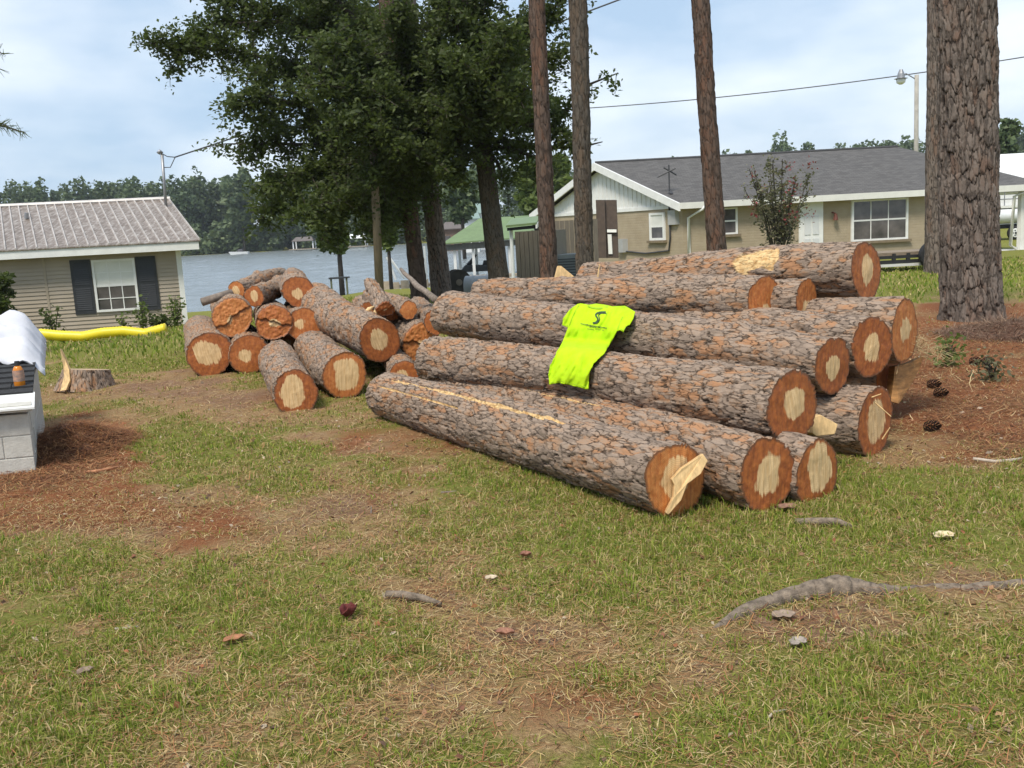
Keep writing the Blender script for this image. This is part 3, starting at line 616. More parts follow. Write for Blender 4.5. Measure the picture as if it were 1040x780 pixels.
for p, w_, y1 in (([(488, 120), (520, 85), (560, 60), (575, 50)], .9, 22), ([(488, 90), (530, 40), (570, 0), (577, -20)], 1, 22), ([(488, 130), (530, 110), (565, 120), (578, 150)], .9, 23), ([(488, 150), (515, 150), (545, 160), (555, 172)], .75, 22),
        ([(488, 130), (470, 110), (450, 110)], 1.3, 21), ([(488, 140), (465, 140), (445, 165)], 1.2, 21.5), ([(486, 80), (470, 40), (455, 0)], 1.3, 21.5), ([(486, 60), (490, 10), (500, -40)], 1.3, 22), ([(488, 110), (500, 70), (515, 30)], 1.3, 20.5),
        ([(488, 125), (510, 105), (535, 90)], 1.3, 20.5), ([(488, 100), (475, 80), (465, 60)], 1.3, 20.5), ([(488, 120), (510, 60), (540, 20)], 1.2, 26), ([(488, 130), (530, 120), (560, 100)], 1, 26), ([(488, 150), (470, 165), (455, 190)], .8, 22), ([(488, 145), (505, 165), (515, 190)], .5, 22.5),
        ([(488, 120), (560, 130), (600, 85), (628, 74)], .13, 23), ([(488, 140), (560, 150), (596, 148), (612, 144)], .12, 23)):
    lm.append((pxl(p, 23, y1), w_))
limb_tree(oak2, lm, 24, .95, 38, .068, M_OAKLEAF, .08)
# wooden pole
base, d = trunk_line(386, 305, 380, 170, 22)
M_POLE = plain('pole_wood', (.2, .155, .105), .85, .3, 5, .006, stretch=(5, 5, .6))
tag(MB(base).tube([base, base + d * 5.2], [.1, .085], 14).build('wooden_pole', M_POLE, None, base, True), 'slender bare wooden pole rising into the oak leaves left of the trunks', 'pole')
# pine sprig poking in at the upper left
base = at(-75, 330, 16); base.z = gz(base.x, base.y)
spr = empty('pine_tree', base, 'pine needle branches poking in at the upper left picture edge', 'tree')
me, _ = bark_cyl('trunk', base, base + Vector((0, 0, 9)), .2, .15, .04, (.2, .09), .02, 33); link('trunk', me, M_PINE, spr)
tb = MB(base); P0 = []; P1 = []
for tip in ((4, 55), (26, 135), (8, 128), (0, 70), (-20, 100)):
    a = at(-75, tip[1] - 25, 16); e = at(*tip, 15.5); tb.tube([a, a.lerp(e, .5) + Vector((0, 0, .05)), e], [.03, .02, .008], 5)
    for k in range(60):
        c = a.lerp(e, rng.uniform(.6, 1.0)); P0.append(list(c)); q = (e - a).normalized() * .5 + Vector(rng.normal(0, .55, 3)); P1.append(list(c + q.normalized() * .16))
tb.build('limbs', M_TWIG, spr)
def needles(A, B, wd, org):
    A = np.array(A) - np.array(org); B = np.array(B) - np.array(org); s = np.cross(B - A, rng.normal(size=A.shape)); s /= np.linalg.norm(s, axis=1)[:, None]; s *= wd
    V = np.stack([A - s, A + s, B + s * .4, B - s * .4], 1).reshape(-1, 3); return V, np.arange(len(V)).reshape(-1, 4)
V, Fq = needles(P0, P1, .006, base); link('crown', np_mesh('crown', V, Fq, {'tone': rng.uniform(0, 1, len(V))}, False), M_OAKLEAF, spr)

# ------------------------------------------------------------------ far shore wood
def far_crown(c, w_, h, n, kind):
    """points of one far crown: clumps on an uneven column"""
    P = []; k = rng.integers(7, 13)
    for i in range(k):
        f = (i + rng.uniform(0, 1)) / k; rr = w_ * (math.sin(math.pi * (.16 + .7 * f)) ** .6) * (.75 if kind else .6)
        a = rng.uniform(0, 6.28); q = rng.uniform(0, .8) * rr
        cc = np.array([c[0] + math.cos(a) * q, c[1] + math.sin(a) * q, c[2] + h * (.12 + .85 * f)])
        m_ = n // k; dv = rng.normal(size=(m_, 3)); dv /= np.linalg.norm(dv, axis=1)[:, None]
        P.append(cc + dv * (rng.uniform(.55, 1.05, m_)[:, None]) * np.array([rr * .6, rr * .6, h * .13]))
    return np.concatenate(P)
P = []; T = []
for i in range(380):
    x = rng.uniform(-240, 300); y = 312 + rng.exponential(20) + (10 if i % 3 else 0); 
    if x > 20: y += 25
    h = rng.uniform(22.5, 25.5) + (rng.uniform(1, 4) if i % 5 == 0 else 0) + .02 * (y - 320)
    if 20 < x: h *= .84 if x < 95 else 1.0
    pts = far_crown((x, y, gz(x, y) - 1), rng.uniform(6.5, 11), h, 700, i % 2)
    P.append(pts); T.append(np.clip(rng.normal(rng.uniform(.2, .7), .17, len(pts)), 0, 1))
for i in range(150):
    x = rng.uniform(-240, 60); y = 303 + rng.uniform(0, 9); pts = far_crown((x, y, gz(x, y) - 1.2), rng.uniform(4, 8), rng.uniform(5, 11), 260, 1); P.append(pts); T.append(np.clip(rng.normal(rng.uniform(.3, .8), .17, len(pts)), 0, 1))
V, Fq, t = leaves(np.concatenate(P), 1.15, tone=np.concatenate(T), elong=1.3)
tag(link('far_woods', np_mesh('far_woods', V, Fq, {'tone': t}, False), M_FARLEAF), kind='stuff')
tb = MB()
def leafy_tree(name, label, px, pyb, pyt, wpx, Yd, n, size, mat, cat='tree', group=None, trunk_px=None, zlift=0):
    a = at(px, pyb, Yd); zt = at(px, pyt, Yd).z; base = Vector((a.x, a.y, gz(a.x, a.y))); root = empty(name, base, label, cat, group)
    wd = wpx / 2 * Yd / F_PX; h = zt - a.z; tr_ = trunk_px or .06 * wd + .05
    MB(base).tube([base, Vector((base.x, base.y, a.z)), Vector((base.x + .1 * wd, base.y, a.z + h * .7))], [tr_, tr_ * .8, tr_ * .3], 7).build('trunk', M_TWIG, root, None, True)
    pts = np.concatenate([far_crown((base.x, base.y, a.z), wd, h, n // 2, 1), far_crown((base.x, base.y, a.z), wd * .9, h, n // 2, 0)])
    V, Fq, t = leaves(pts - np.array(base), size, tone=np.clip(rng.normal(.5, .22, len(pts)), 0, 1), elong=1.4)
    link('crown', np_mesh('crown', V, Fq, {'tone': t}, False), mat, root); return root
leafy_tree('shore_tree', 'pale green leafy tree hanging over the water behind the wooden pole', 345, 262, 165, 70, 52, 4200, .26, M_LIGHTLEAF)
leafy_tree('shore_tree', 'light green small tree right behind the wooden pole', 395, 256, 188, 42, 50, 2600, .24, M_LIGHTLEAF)
leafy_tree('shore_tree', 'round green tree between the boathouse roof and the reddish pine', 545, 232, 165, 60, 75, 3200, .4, M_LIGHTLEAF)
leafy_tree('shore_tree', 'dark bushy tree above the far green roofs', 470, 228, 178, 60, 110, 2600, .55, M_FARLEAF)
leafy_tree('shore_tree', 'tall spreading tree on the far bank right of the metal roof', 248, 250, 176, 60, 302, 2600, 1.1, M_FARLEAF)
leafy_tree('shore_tree', 'broad tree on the far bank at the edge of the oak crown', 298, 247, 180, 70, 304, 2600, 1.1, M_FARLEAF)
leafy_tree('yard_tree', 'green tree showing right of the huge pine above the white shed', 1022, 190, 124, 45, 95, 2200, .5, M_FARLEAF)
leafy_tree('yard_tree', 'tree behind the white gable left of the brick house', 572, 215, 160, 45, 80, 2200, .42, M_LIGHTLEAF)

# ------------------------------------------------------------------ left house
def house_mats():
    mt, n, b = nodes('vinyl_siding'); v = objco(n)
    c = ramp(n, noise(n, v, 1.5, 4), [(.3, (.33, .275, .205)), (.7, (.38, .32, .25))]); n.links.new(c, b.inputs['Base Color']); b.inputs['Roughness'].default_value = .6; return mt
M_SIDING = house_mats()
M_WHITE = plain('white_trim', (.72, .72, .7), .5, .08, 4, 0)
M_SHUT = plain('dark_shutter', (.03, .032, .036), .55, .15, 5, 0)
def glass_mat():
    mt, n, b = nodes('window_glass'); v = objco(n)
    c = ramp(n, noise(n, v, 1.8, 3), [(.3, (.05, .048, .05)), (.7, (.14, .125, .125))]); n.links.new(c, b.inputs['Base Color']); b.inputs['Roughness'].default_value = .08; b.inputs['Specular IOR Level'].default_value = .6; return mt
M_GLASS = glass_mat()
M_BLIND = plain('window_blind', (.66, .66, .62), .5, .06, 3, 0)
def metal_roof_mat():
    mt, n, b = nodes('ribbed_metal_roof'); v = objco(n, (2, 2, 2)); v2 = objco(n, (9, 1.3, 1.3))
    f = math_(n, 'MULTIPLY', math_(n, 'ADD', noise(n, v, 3, 6, .75), noise(n, v2, 2, 4, .6)), .5)
    n.links.new(ramp(n, f, [(.4, (.14, .105, .08)), (.52, (.26, .215, .185)), (.62, (.42, .385, .35))]), b.inputs['Base Color']); b.inputs['Roughness'].default_value = .5; b.inputs['Metallic'].default_value = .25; return mt
M_MROOF = metal_roof_mat()
HU, HV = (-.985, -.17), (-.45, .89)
hO = at(190, 330, 26.5); hO.z = gz(hO.x, hO.y) - .1
H = empty('siding_house', hO, 'tan siding house with ribbed metal roof and dark shutters by the lake', 'house')
fr = frame(hO, HU, HV); zc = lambda z: z - hO.z
ez = at(200, 249, 26.5).z; Lh = 9.0; Dh = 8.4
pa, pz = on_plane(hO, HU, 0, 262)
wall = MB(hO)   # lap siding: each course a tilted board
nb_ = 21; ctop = zc(ez) - .05
wall.fbox(fr, 0, Lh, .02, Dh, 0, ctop)
for i in range(nb_):
    c0 = i * ctop / nb_; c1 = (i + 1) * ctop / nb_
    wall.hexa([fr(.1, -.026, c0), fr(Lh, -.026, c0), fr(Lh, .02, c0), fr(.1, .02, c0), fr(.1, -.002, c1), fr(Lh, -.002, c1), fr(Lh, .02, c1), fr(.1, .02, c1)])
rz = at(178, 203, 26.5 + 4.2 * .89).z
mid = Dh / 2
wall.slab([fr(.0, .02, ctop), fr(0, Dh, ctop), fr(0, mid, zc(rz) - .15)], fr(.15, 0, 0) - fr(0, 0, 0))
wall.build('wall', M_SIDING, H)
MB(hO).fbox(fr, -.03, .1, -.04, .06, 0, ctop).build('corner_trim', M_WHITE, H)
MB(hO).fbox(fr, -.45, Lh + .5, -.47, -.43, ctop - .06, ctop + .14).build('fascia', M_WHITE, H)
MB(hO).fbox(fr, -.45, Lh + .5, -.43, 0.03, ctop - .04, ctop - .01).build('soffit', M_WHITE, H)
rf = MB(hO); e0, e1 = (-.5, ctop + .15), (mid, zc(rz))
def rp_(a, t, up=0): return fr(a, e0[0] + (e1[0] - e0[0]) * t, e0[1] + (e1[1] - e0[1]) * t + up)
rf.hexa([rp_(-.5, 0), rp_(Lh + .5, 0), rp_(Lh + .5, 1), rp_(-.5, 1), rp_(-.5, 0, .03), rp_(Lh + .5, 0, .03), rp_(Lh + .5, 1, .03), rp_(-.5, 1, .03)])
bk = lambda a, t, up=0: fr(a, 2 * mid - (e0[0] + (e1[0] - e0[0]) * t), e0[1] + (e1[1] - e0[1]) * t + up)
rf.hexa([bk(-.5, 0), bk(Lh + .5, 0), bk(Lh + .5, 1), bk(-.5, 1), bk(-.5, 0, .03), bk(Lh + .5, 0, .03), bk(Lh + .5, 1, .03), bk(-.5, 1, .03)])
rib = MB(hO); a_ = -.5
while a_ < Lh + .5:
    rib.hexa([rp_(a_, 0, .031), rp_(a_ + .05, 0, .031), rp_(a_ + .05, 1, .031), rp_(a_, 1, .031), rp_(a_ + .012, 0, .075), rp_(a_ + .038, 0, .075), rp_(a_ + .038, 1, .075), rp_(a_ + .012, 1, .075)])
    a_ += .255
roof = rf.build('roof', M_MROOF, H); rib.build('roof_ribs', plain('rib_metal', (.46, .42, .39), .5, .3, 3, 0, .2), roof)
MB(hO).tube([rp_(-.52, 1, .05), rp_(Lh + .5, 1, .05)], .07, 8).build('ridge_cap', plain('pale_metal', (.5, .47, .45), .45, .15, 4, 0, .2), roof)
def window(parent, org, O, u, v, px0, py0, px1, py1, cols, rows, blind=True, sill=False, framew=.06, half=None, lab=None, glass=None):
    a0, _ = on_plane(O, u, px0, (py0 + py1) / 2); a1, _ = on_plane(O, u, px1, (py0 + py1) / 2); pm = (px0 + px1) / 2
    _, z1 = on_plane(O, u, pm, py0); _, z0 = on_plane(O, u, pm, py1)
    if a0 > a1: a0, a1 = a1, a0
    f_ = frame((O.x, O.y, 0), u, v); b = MB(org); w_ = framew
    for A in ((a0, a1, z0, z0 + w_), (a0, a1, z1 - w_, z1), (a0, a0 + w_, z0 + w_, z1 - w_), (a1 - w_, a1, z0 + w_, z1 - w_)): b.fbox(f_, A[0], A[1], -.07, .02, A[2], A[3])
    for i in range(1, cols): x = a0 + w_ + (a1 - a0 - 2 * w_) * i / cols; b.fbox(f_, x - .012, x + .012, -.045, -.02, z0 + w_, z1 - w_)
    for i in range(1, rows): z = z0 + (z1 - z0) * i / rows; g_ = .03 if i * 2 == rows else .011; b.fbox(f_, a0 + w_, a1 - w_, -.047, -.018, z - g_, z + g_)
    wi = b.build('window', M_WHITE, parent)
    MB(org).fbox(f_, a0 + w_ * .6, a1 - w_ * .6, -.03, -.024, z0 + w_ * .6, z1 - w_ * .6).build('pane', glass or M_GLASS, wi)
    if blind:
        MB(org).fbox(f_, a0 + w_, a1 - w_, -.036, -.031, (z0 + z1) / 2 + .03, z1 - w_).build('blind', M_BLIND, wi)
    if sill: MB(org).fbox(f_, a0 - .08, a1 + .08, -.14, .02, z0 - .1, z0 - .003).build('sill', sill, wi)
    return a0, a1, z0, z1
a0, a1, z0, z1 = window(H, hO, hO, HU, HV, 95, 263, 139, 316, 3, 4)
f0 = frame((hO.x, hO.y, 0), HU, HV)
for (p, q) in ((a0 - .54, a0 - .02), (a1 + .02, a1 + .54)):
    s_ = MB(hO); s_.fbox(f0, p, q, -.05, .0, z0 - .03, z1 + .03)
    for (c0, c1) in ((z0 + .08, (z0 + z1) / 2 - .06), ((z0 + z1) / 2 + .06, z1 - .08)):
        k = c0
        while k < c1: s_.hexa([f0(p + .07, -.062, k), f0(q - .07, -.062, k), f0(q - .07, -.05, k), f0(p + .07, -.05, k), f0(p + .07, -.052, k + .045), f0(q - .07, -.052, k + .045), f0(q - .07, -.05, k + .045), f0(p + .07, -.05, k + .045)]); k += .055
    s_.build('shutter', M_SHUT, H)
aj, _ = on_plane(hO, HU, 47, 290); MB(hO).fbox(f0, aj - .03, aj + .03, -.03, .0, hO.z, ez - .1).build('seam_trim', M_SIDING, H)
# service mast on the roof
M_GALV = plain('galvanised_pipe', (.3, .3, .31), .45, .15, 8, 0, .6)
mb_ = at(168, 207, 29.5); mt_ = at(164.5, 156, 29.5)
mast = MB(hO).tube([mb_ - Vector((0, 0, .4)), mt_], .045, 10).tube([mt_, mt_ + Vector((-.05, -.02, .07)), mt_ + Vector((-.1, -.04, 0))], .06, 8).build('service_mast', M_GALV, H, None, True)
MB(hO).tube([at(27, 222, 28.2), at(27, 216, 28.2)], .06, 8).build('vent_pipe', M_GALV, roof)
M_WIRE = plain('black_cable', (.06, .06, .065), .6, .1, 3, 0)
def sag(a, b, s, n=24): return [a.lerp(b, i / n) - Vector((0, 0, s * 4 * (i / n) * (1 - i / n))) for i in range(n + 1)]
b = MB(mt_); p0 = at(166, 161, 29.5); far_e = at(660, -12, 27); b.tube(sag(p0 + Vector((.35, 0, .02)), far_e, .08), .022, 5)
b.tube([mt_, at(170, 159, 29.5), p0 + Vector((.35, 0, .02))], .014, 4).tube([at(166, 170, 29.5), at(173, 170, 29.5), p0 + Vector((.35, 0, .02))], .014, 4)
tag(b.build('service_cable', M_WIRE, None, mt_, True), 'drooping black service cable running from the roof mast through the oak crown', 'cable')

# ------------------------------------------------------------------ right brick house
def brick_mat():
    mt, n, b = nodes('painted_block'); v = objco(n)
    c = ramp(n, noise(n, v, 2.5, 5), [(.3, (.33, .265, .18)), (.7, (.39, .32, .225))]); n.links.new(c, b.inputs['Base Color']); b.inputs['Roughness'].default_value = .8
    sep = N(n, 'ShaderNodeSeparateXYZ'); n.links.new(v, sep.inputs[0]); cmb = N(n, 'ShaderNodeCombineXYZ')
    n.links.new(math_(n, 'ADD', sep.outputs[0], math_(n, 'MULTIPLY', sep.outputs[1], -1.15)), cmb.inputs[0]); n.links.new(sep.outputs[2], cmb.inputs[1])
    br = N(n, 'ShaderNodeTexBrick'); br.inputs['Scale'].default_value = 2.5; br.inputs['Mortar Size'].default_value = .03; n.links.new(cmb.outputs[0], br.inputs['Vector'])
    bump(n, b, math_(n, 'SUBTRACT', 1, br.outputs['Fac']), .6, .012); return mt
M_BRICK = brick_mat()
def shingle_mat(name, lo, hi):
    mt, n, b = nodes(name); v = objco(n); sep = N(n, 'ShaderNodeSeparateXYZ'); n.links.new(v, sep.inputs[0]); cmb = N(n, 'ShaderNodeCombineXYZ')
    n.links.new(sep.outputs[0], cmb.inputs[0]); n.links.new(math_(n, 'MULTIPLY', sep.outputs[2], 2.8), cmb.inputs[1])
    br = N(n, 'ShaderNodeTexBrick'); br.inputs['Scale'].default_value = 2.2; br.inputs['Mortar Size'].default_value = .012; br.inputs['Color1'].default_value = (*lo, 1); br.inputs['Color2'].default_value = (*hi, 1)
    br.inputs['Mortar'].default_value = tuple(x * .5 for x in lo) + (1,); n.links.new(cmb.outputs[0], br.inputs['Vector'])
    c = mix(n, math_(n, 'MULTIPLY', noise(n, v, 30, 4, .7), .6), br.outputs['Color'], tuple(x * .6 for x in lo)); n.links.new(c, b.inputs['Base Color']); b.inputs['Roughness'].default_value = .9
    bump(n, b, noise(n, v, 60, 3), .5, .01); return mt
M_SHING = shingle_mat('grey_shingle', (.085, .08, .078), (.14, .133, .128))
M_EAVE = plain('cream_eave', (.7, .69, .64), .5, .06, 4, 0)
BU, BV = (1, .0), (-.49, .87)
bO = at(694, 262, 37); bO.z = gz(bO.x, bO.y) - .15
B = empty('brick_house', bO, 'low tan brick house with grey shingle roof and white board gable', 'house')
fb = frame(bO, BU, BV); f0b = frame((bO.x, bO.y, 0), BU, BV); bz = lambda z: z - bO.z
eave = at(820, 201, 36.6).z; ridge = at(770, 158, 37 + 5 * .87).z; Dm = 5.0; Db = 10.0
aR, _ = on_plane(bO, BU, 943, 230); aE, _ = on_plane(bO, BU, 1050, 230)
bw = MB(bO); bw.fbox(fb, 0, aR, 0, Db, 0, bz(eave) - .02).build('wall', M_BRICK, B)
g = MB(bO); g.slab([fb(.0, 0, bz(eave) - .02), fb(0, Db, bz(eave) - .02), fb(0, Dm, bz(ridge) - .12)], fb(.12, 0, 0) - fb(0, 0, 0))
for i in range(34):
    t = (i + .5) / 34; b_ = t * Db; hz = (1 - abs(2 * t - 1)) * (bz(ridge) - .12 - bz(eave)); 
    g.fbox(fb, -.03, -.002, b_ - .03, b_ + .03, bz(eave) - .02, bz(eave) + max(.02, hz - .05))
g.fbox(fb, -.05, -.003, 0, Db, bz(eave) - .12, bz(eave) + .02)
g.build('gable', M_WHITE, B)
rf = MB(bO); ov = .45; zr = bz(ridge); ze = bz(eave)
aH = aR + 3.0   # ridge end; hip falls over the carport
P_ = dict(e0=fb(-.35, -ov, ze), e1=fb(aE, -ov, ze), r0=fb(-.35, Dm, zr), r1=fb(aH, Dm, zr), b0=fb(-.35, Db + ov, ze), b1=fb(aE, Db + ov, ze)); up = Vector((0, 0, .06))
rf.slab([P_['e0'], P_['e1'], P_['r1'], P_['r0']], up); rf.slab([P_['b0'], P_['r0'], P_['r1'], P_['b1']], up); rf.slab([P_['e1'], P_['b1'], P_['r1']], up)
roofb = rf.build('roof', M_SHING, B)
MB(bO).tube([P_['r0'] + up, P_['r1'] + up], .07, 6).build('ridge_cap', plain('dark_ridge', (.05, .05, .052), .8, .1, 4, 0), roofb)
t_ = MB(bO); t_.fbox(fb, -.36, aE, -ov - .05, -ov - .004, ze - .16, ze + .07); t_.fbox(fb, -.33, aE, -ov, .01, ze - .08, ze - .05); t_.build('fascia', M_EAVE, B)
t_ = MB(bO)
for (q0, q1) in ((P_['e0'], P_['r0']), (P_['b0'], P_['r0'])):
    dn = Vector((0, 0, -.24)); s0 = fb(-.06, 0, 0) - fb(0, 0, 0); q0 = q0 + s0 * .15; q1 = q1 + s0 * .15
    t_.hexa([q0 + dn, q1 + dn, q1 + dn + s0, q0 + dn + s0, q0 + up, q1 + up, q1 + up + s0, q0 + up + s0])
t_.build('rake_board', M_WHITE, B)
M_SILL = plain('brick_sill', (.2, .155, .1), .85, .2, 8, .004)
window(B, bO, bO, BU, BV, 864, 202, 921, 244, 3, 2, False, M_SILL, .07)
window(B, bO, bO, BU, BV, 728, 211, 748, 238, 1, 2, False, M_SILL, .06)
GU = (-.49, .87); GVv = (1, 0)
window(B, bO, bO, GU, GVv, 676, 216, 661, 244, 1, 2, True, M_SILL, .09)
a0, z1 = on_plane(bO, BU, 811, 203); a1, _ = on_plane(bO, BU, 835, 203)
dr = MB(bO); dr.fbox(f0b, a0, a1, -.05, .02, bO.z + .15, z1); door = dr.build('door', M_WHITE, B)
for (c0, c1) in ((.35, 1.0), (1.15, 1.85)):
    for (p, q) in ((.2, .45), (.55, .8)): MB(bO).fbox(f0b, a0 + (a1 - a0) * p, a0 + (a1 - a0) * q, -.07, -.052, bO.z + c0, bO.z + c1).build('door_panel', plain('door_grey', (.6, .61, .61), .5, .05, 3, 0), door)
a0, z0 = on_plane(bO, BU, 845, 221); MB(bO).tube([f0b(a0, -.18, z0 - .1), f0b(a0, -.18, z0 + .14)], [.1, .05], 8).tube([f0b(a0, 0, z0 + .2), f0b(a0, -.18, z0 + .14)], .03, 6).build('wall_lamp', plain('rust_metal', (.14, .045, .03), .6, .3, 8, 0), B)
# downspout, meter box, conduits
a0, _ = on_plane(bO, BU, 698, 240)
MB(bO).tube([f0b(a0 + .35, -ov, eave - .1), f0b(a0 + .3, -ov, eave - .2), f0b(a0 + .02, -.07, eave - .5), f0b(a0, -.07, bO.z + .2), f0b(a0 + .02, -.2, bO.z + .12)], .06, 8).build('downspout', M_WHITE, B, None, True)
fg = frame((bO.x, bO.y, 0), GU, GVv)
a0, z0 = on_plane(bO, GU, 686, 220); MB(bO).fbox(fg, a0 - .22, a0 + .22, -.16, .0, z0 - .3, z0 + .25).build('meter_box', plain('grey_box', (.36, .36, .35), .5, .1, 3, 0), B)
a1, z1 = on_plane(bO, GU, 634, 250); a2, z2 = on_plane(bO, GU, 682, 236); MB(bO).fbox(fg, a1 - .25, a1 + .2, -.2, .0, z1 - .25, z1 + .3).build('meter_box', plain('grey_box', (.36, .36, .35)), B)
MB(bO).tube([fg(a1, -.06, z1 - .2), fg(a1 - 1.5, -.06, z1 - .3), fg(a2 + .1, -.06, z1 - .2), fg(a2, -.06, z2 - .2), fg(a2, -.06, eave + .1)], .035, 6).build('conduit', M_WIRE, B, None, True)
q = at(680, 197, 37.6); MB(bO).tube([q, q + Vector((0, 0, 1.1))], .03, 6).tube([q + Vector((-.45, 0, .65)), q + Vector((.25, 0, .95))], .03, 6).tube([q + Vector((-.2, 0, 1.0)), q + Vector((.3, .1, .7))], .03, 5).tube([q + Vector((0, 0, -.05)), q + Vector((.05, -.1, .06))], [.12, .08], 8).build('service_mast', M_WIRE, roofb)
# carport post + beam
a0, _ = on_plane(bO, BU, 1022, 220); MB(bO).tube([f0b(a0 + .5, -ov, eave - .1), f0b(a0 + .05, -.25, eave - .35), f0b(a0, -.2, bO.z + .35), f0b(a0 + .12, -.35, bO.z + .2)], .06, 8).build('downspout', M_EAVE, B, None, True)
MB(bO).fbox(fb, aE - .5, aE - .35, 0, .15, 0, ze - .05).build('carport_post', M_EAVE, B)
MB(bO).fbox(fb, aR, aE, -.3, Db, -.02, .17).build('carport_slab', plain('pale_concrete', (.5, .49, .46), .85, .15, 3, .004), B)
# second wire and street lamp
b = MB(); A_, E_ = at(560, 112, 75), at(1100, 48, 60); tag(MB(A_).tube(sag(A_, E_, .5), .035, 5).build('power_line', M_WIRE, None, A_, True), 'thin power line crossing the sky above the brick house', 'cable')
lp = at(931, 160, 62); lt = at(931, 76, 62); lb = Vector((lp.x, lp.y, gz(lp.x, lp.y)))
LP = empty('street_lamp', lb, 'grey street lamp pole with a hooded lamp behind the brick house', 'street lamp')
MB(lb).tube([lb, lt], [.16, .13], 10).build('pole', plain('weathered_pole', (.34, .32, .28), .8, .2, 4, 0), LP, None, True)
ar = at(915, 79, 62); MB(lb).tube([lt - Vector((0, 0, .3)), lt + Vector((-.4, 0, -.05)), ar + Vector((.3, 0, .25)), ar + Vector((0, 0, .1))], .035, 6).build('lamp_arm', M_GALV, LP, None, True)
MB(lb).tube([ar + Vector((0, 0, .5)), ar + Vector((0, 0, .25)), ar, ar + Vector((0, 0, -.05))], [.1, .2, .24, .42], 12).build('lamp_hood', M_GALV, LP)
MB(lb).tube([ar + Vector((0, 0, -.06)), ar + Vector((0, 0, -.3)), ar + Vector((0, 0, -.4))], [.3, .26, .1], 12).build('lamp_glass', plain('milky_glass', (.7, .7, .66), .3, .05, 2, 0), LP, None, True)

# brown boards, fence, shed, ac
M_BRN = plain('brown_board', (.075, .052, .038), .7, .25, 6, .003); M_FENCE = plain('tan_fence', (.21, .18, .14), .85, .2, 5, .004, stretch=(8, 8, .5))
for nm, p0_, p1_, lab in ((0, 606, 615, 'dark brown tall board leaning on the brick house, left of its mate'), (1, 614.5, 627, 'wider dark brown board with taped label leaning on the brick house')):
    Yb = 36 + nm * .15; q = [at(p0_ - 1, 203, Yb), at(p1_ - 1, 203, Yb), at(p1_ + 1, 262, Yb - .4), at(p0_ + 1, 262, Yb - .4)]
    ob = MB(q[0]).slab(q, (.03, .14, 0)).build('leaning_board', M_BRN, None, q[0]); tag(ob, lab, 'board')
    k = [at(p0_ + 2, 233, Yb - .27), at(p1_ - 1, 233, Yb - .27), at(p1_ - 1, 236, Yb - .3), at(p0_ + 2, 236, Yb - .3)]
    if nm: MB(q[0]).slab(k, (0, -.03, 0)).build('tape', M_EAVE, ob); k = [at(617, 238, Yb - .28), at(621, 238, Yb - .28), at(622, 258, Yb - .4), at(618, 258, Yb - .4)]; MB(q[0]).slab(k, (0, -.03, 0)).build('tape', M_EAVE, ob)
sO = at(525, 283, 27); sO.z = gz(sO.x, sO.y); SH = empty('screen_fence', sO, 'tan vertical board enclosure between the oak and the white gable', 'fence')
zt = at(530, 235, 27).z; fs = frame(sO, (1, -.12), (.3, .95)); wS = (566 - 525) / F_PX * 27
s_ = MB(sO)
for i in range(9): s_.fbox(fs, wS * i / 9 + .005, wS * (i + 1) / 9 - .005, (i % 2) * .012, .05 + (i % 2) * .012, .08, zt - sO.z)
s_.fbox(fs, 0, wS, .06, 1.2, .08, zt - sO.z - .01)
s_.build('board_panel', M_FENCE, SH); MB(sO).fbox(fs, .05, wS - .05, .1, 1.1, -.05, .079).build('base', M_STICK, SH)
sO = at(566, 283, 29); sO.z = gz(sO.x, sO.y); S2 = empty('board_fence', sO, 'taller tan board fence below the white gable', 'fence'); fs = frame(sO, (1, .02), (0, 1)); zt = at(575, 224, 29).z; wS = (607 - 564) / F_PX * 29; s_ = MB(sO)
for i in range(9): s_.fbox(fs, wS * i / 9 + .006, wS * (i + 1) / 9 - .006, (i % 2) * .015, .04 + (i % 2) * .015, .03, zt - sO.z)
s_.build('board_panel', M_FENCE, S2)
aO = at(578, 277, 27); aO.z = gz(aO.x, aO.y); fs = frame(aO, (1, 0), (0, 1)); AC = empty('ac_unit', aO, 'grey outdoor air conditioner unit beside the reddish pine base', 'air conditioner')
za = at(578, 258, 27).z - aO.z; MB(aO).fbox(fs, -.4, .4, 0, .8, .02, za).build('cabinet', plain('ac_grey', (.2, .22, .22), .5, .1, 4, 0), AC, None, False, .02)
g_ = MB(aO)
for i in range(12): g_.fbox(fs, -.36, .36, -.025, -.003, .08 + i * (za - .15) / 12, .1 + i * (za - .15) / 12)
g_.build('grille', M_SHUT, AC)

# crape myrtle
cb = G(792, 262); cb = at(792, 262, 33); cb.z = gz(cb.x, cb.y)
CM = empty('crape_myrtle', cb, 'thin multi stemmed bush with red blooms in front of the brick house', 'bush')
lm = []
for k in range(17):
    tx = 792 + rng.uniform(-36, 34); ty = rng.uniform(158, 205); lm.append((pxl([(792 + rng.uniform(-6, 6), 262), (792 + (tx - 792) * .45, 225), (tx, ty)], 33, 33 + rng.uniform(-1, 1)), 1))
limb_tree(CM, lm, 7, .5, 10, .065, M_BUSHLEAF, .035, .2, droop=-.2)
P = []
for k in range(13):
    c = at(792 + rng.choice([rng.uniform(-30, -8), rng.uniform(0, 33)]), rng.uniform(162, 225), 32.4); P.append(np.array(c) + rng.normal(0, .11, (17, 3)))
V, Fq, t = leaves(np.concatenate(P) - np.array(cb), .06); link('blossom', np_mesh('blossom', V, Fq, {'tone': t}, False), M_FLOWER, CM)

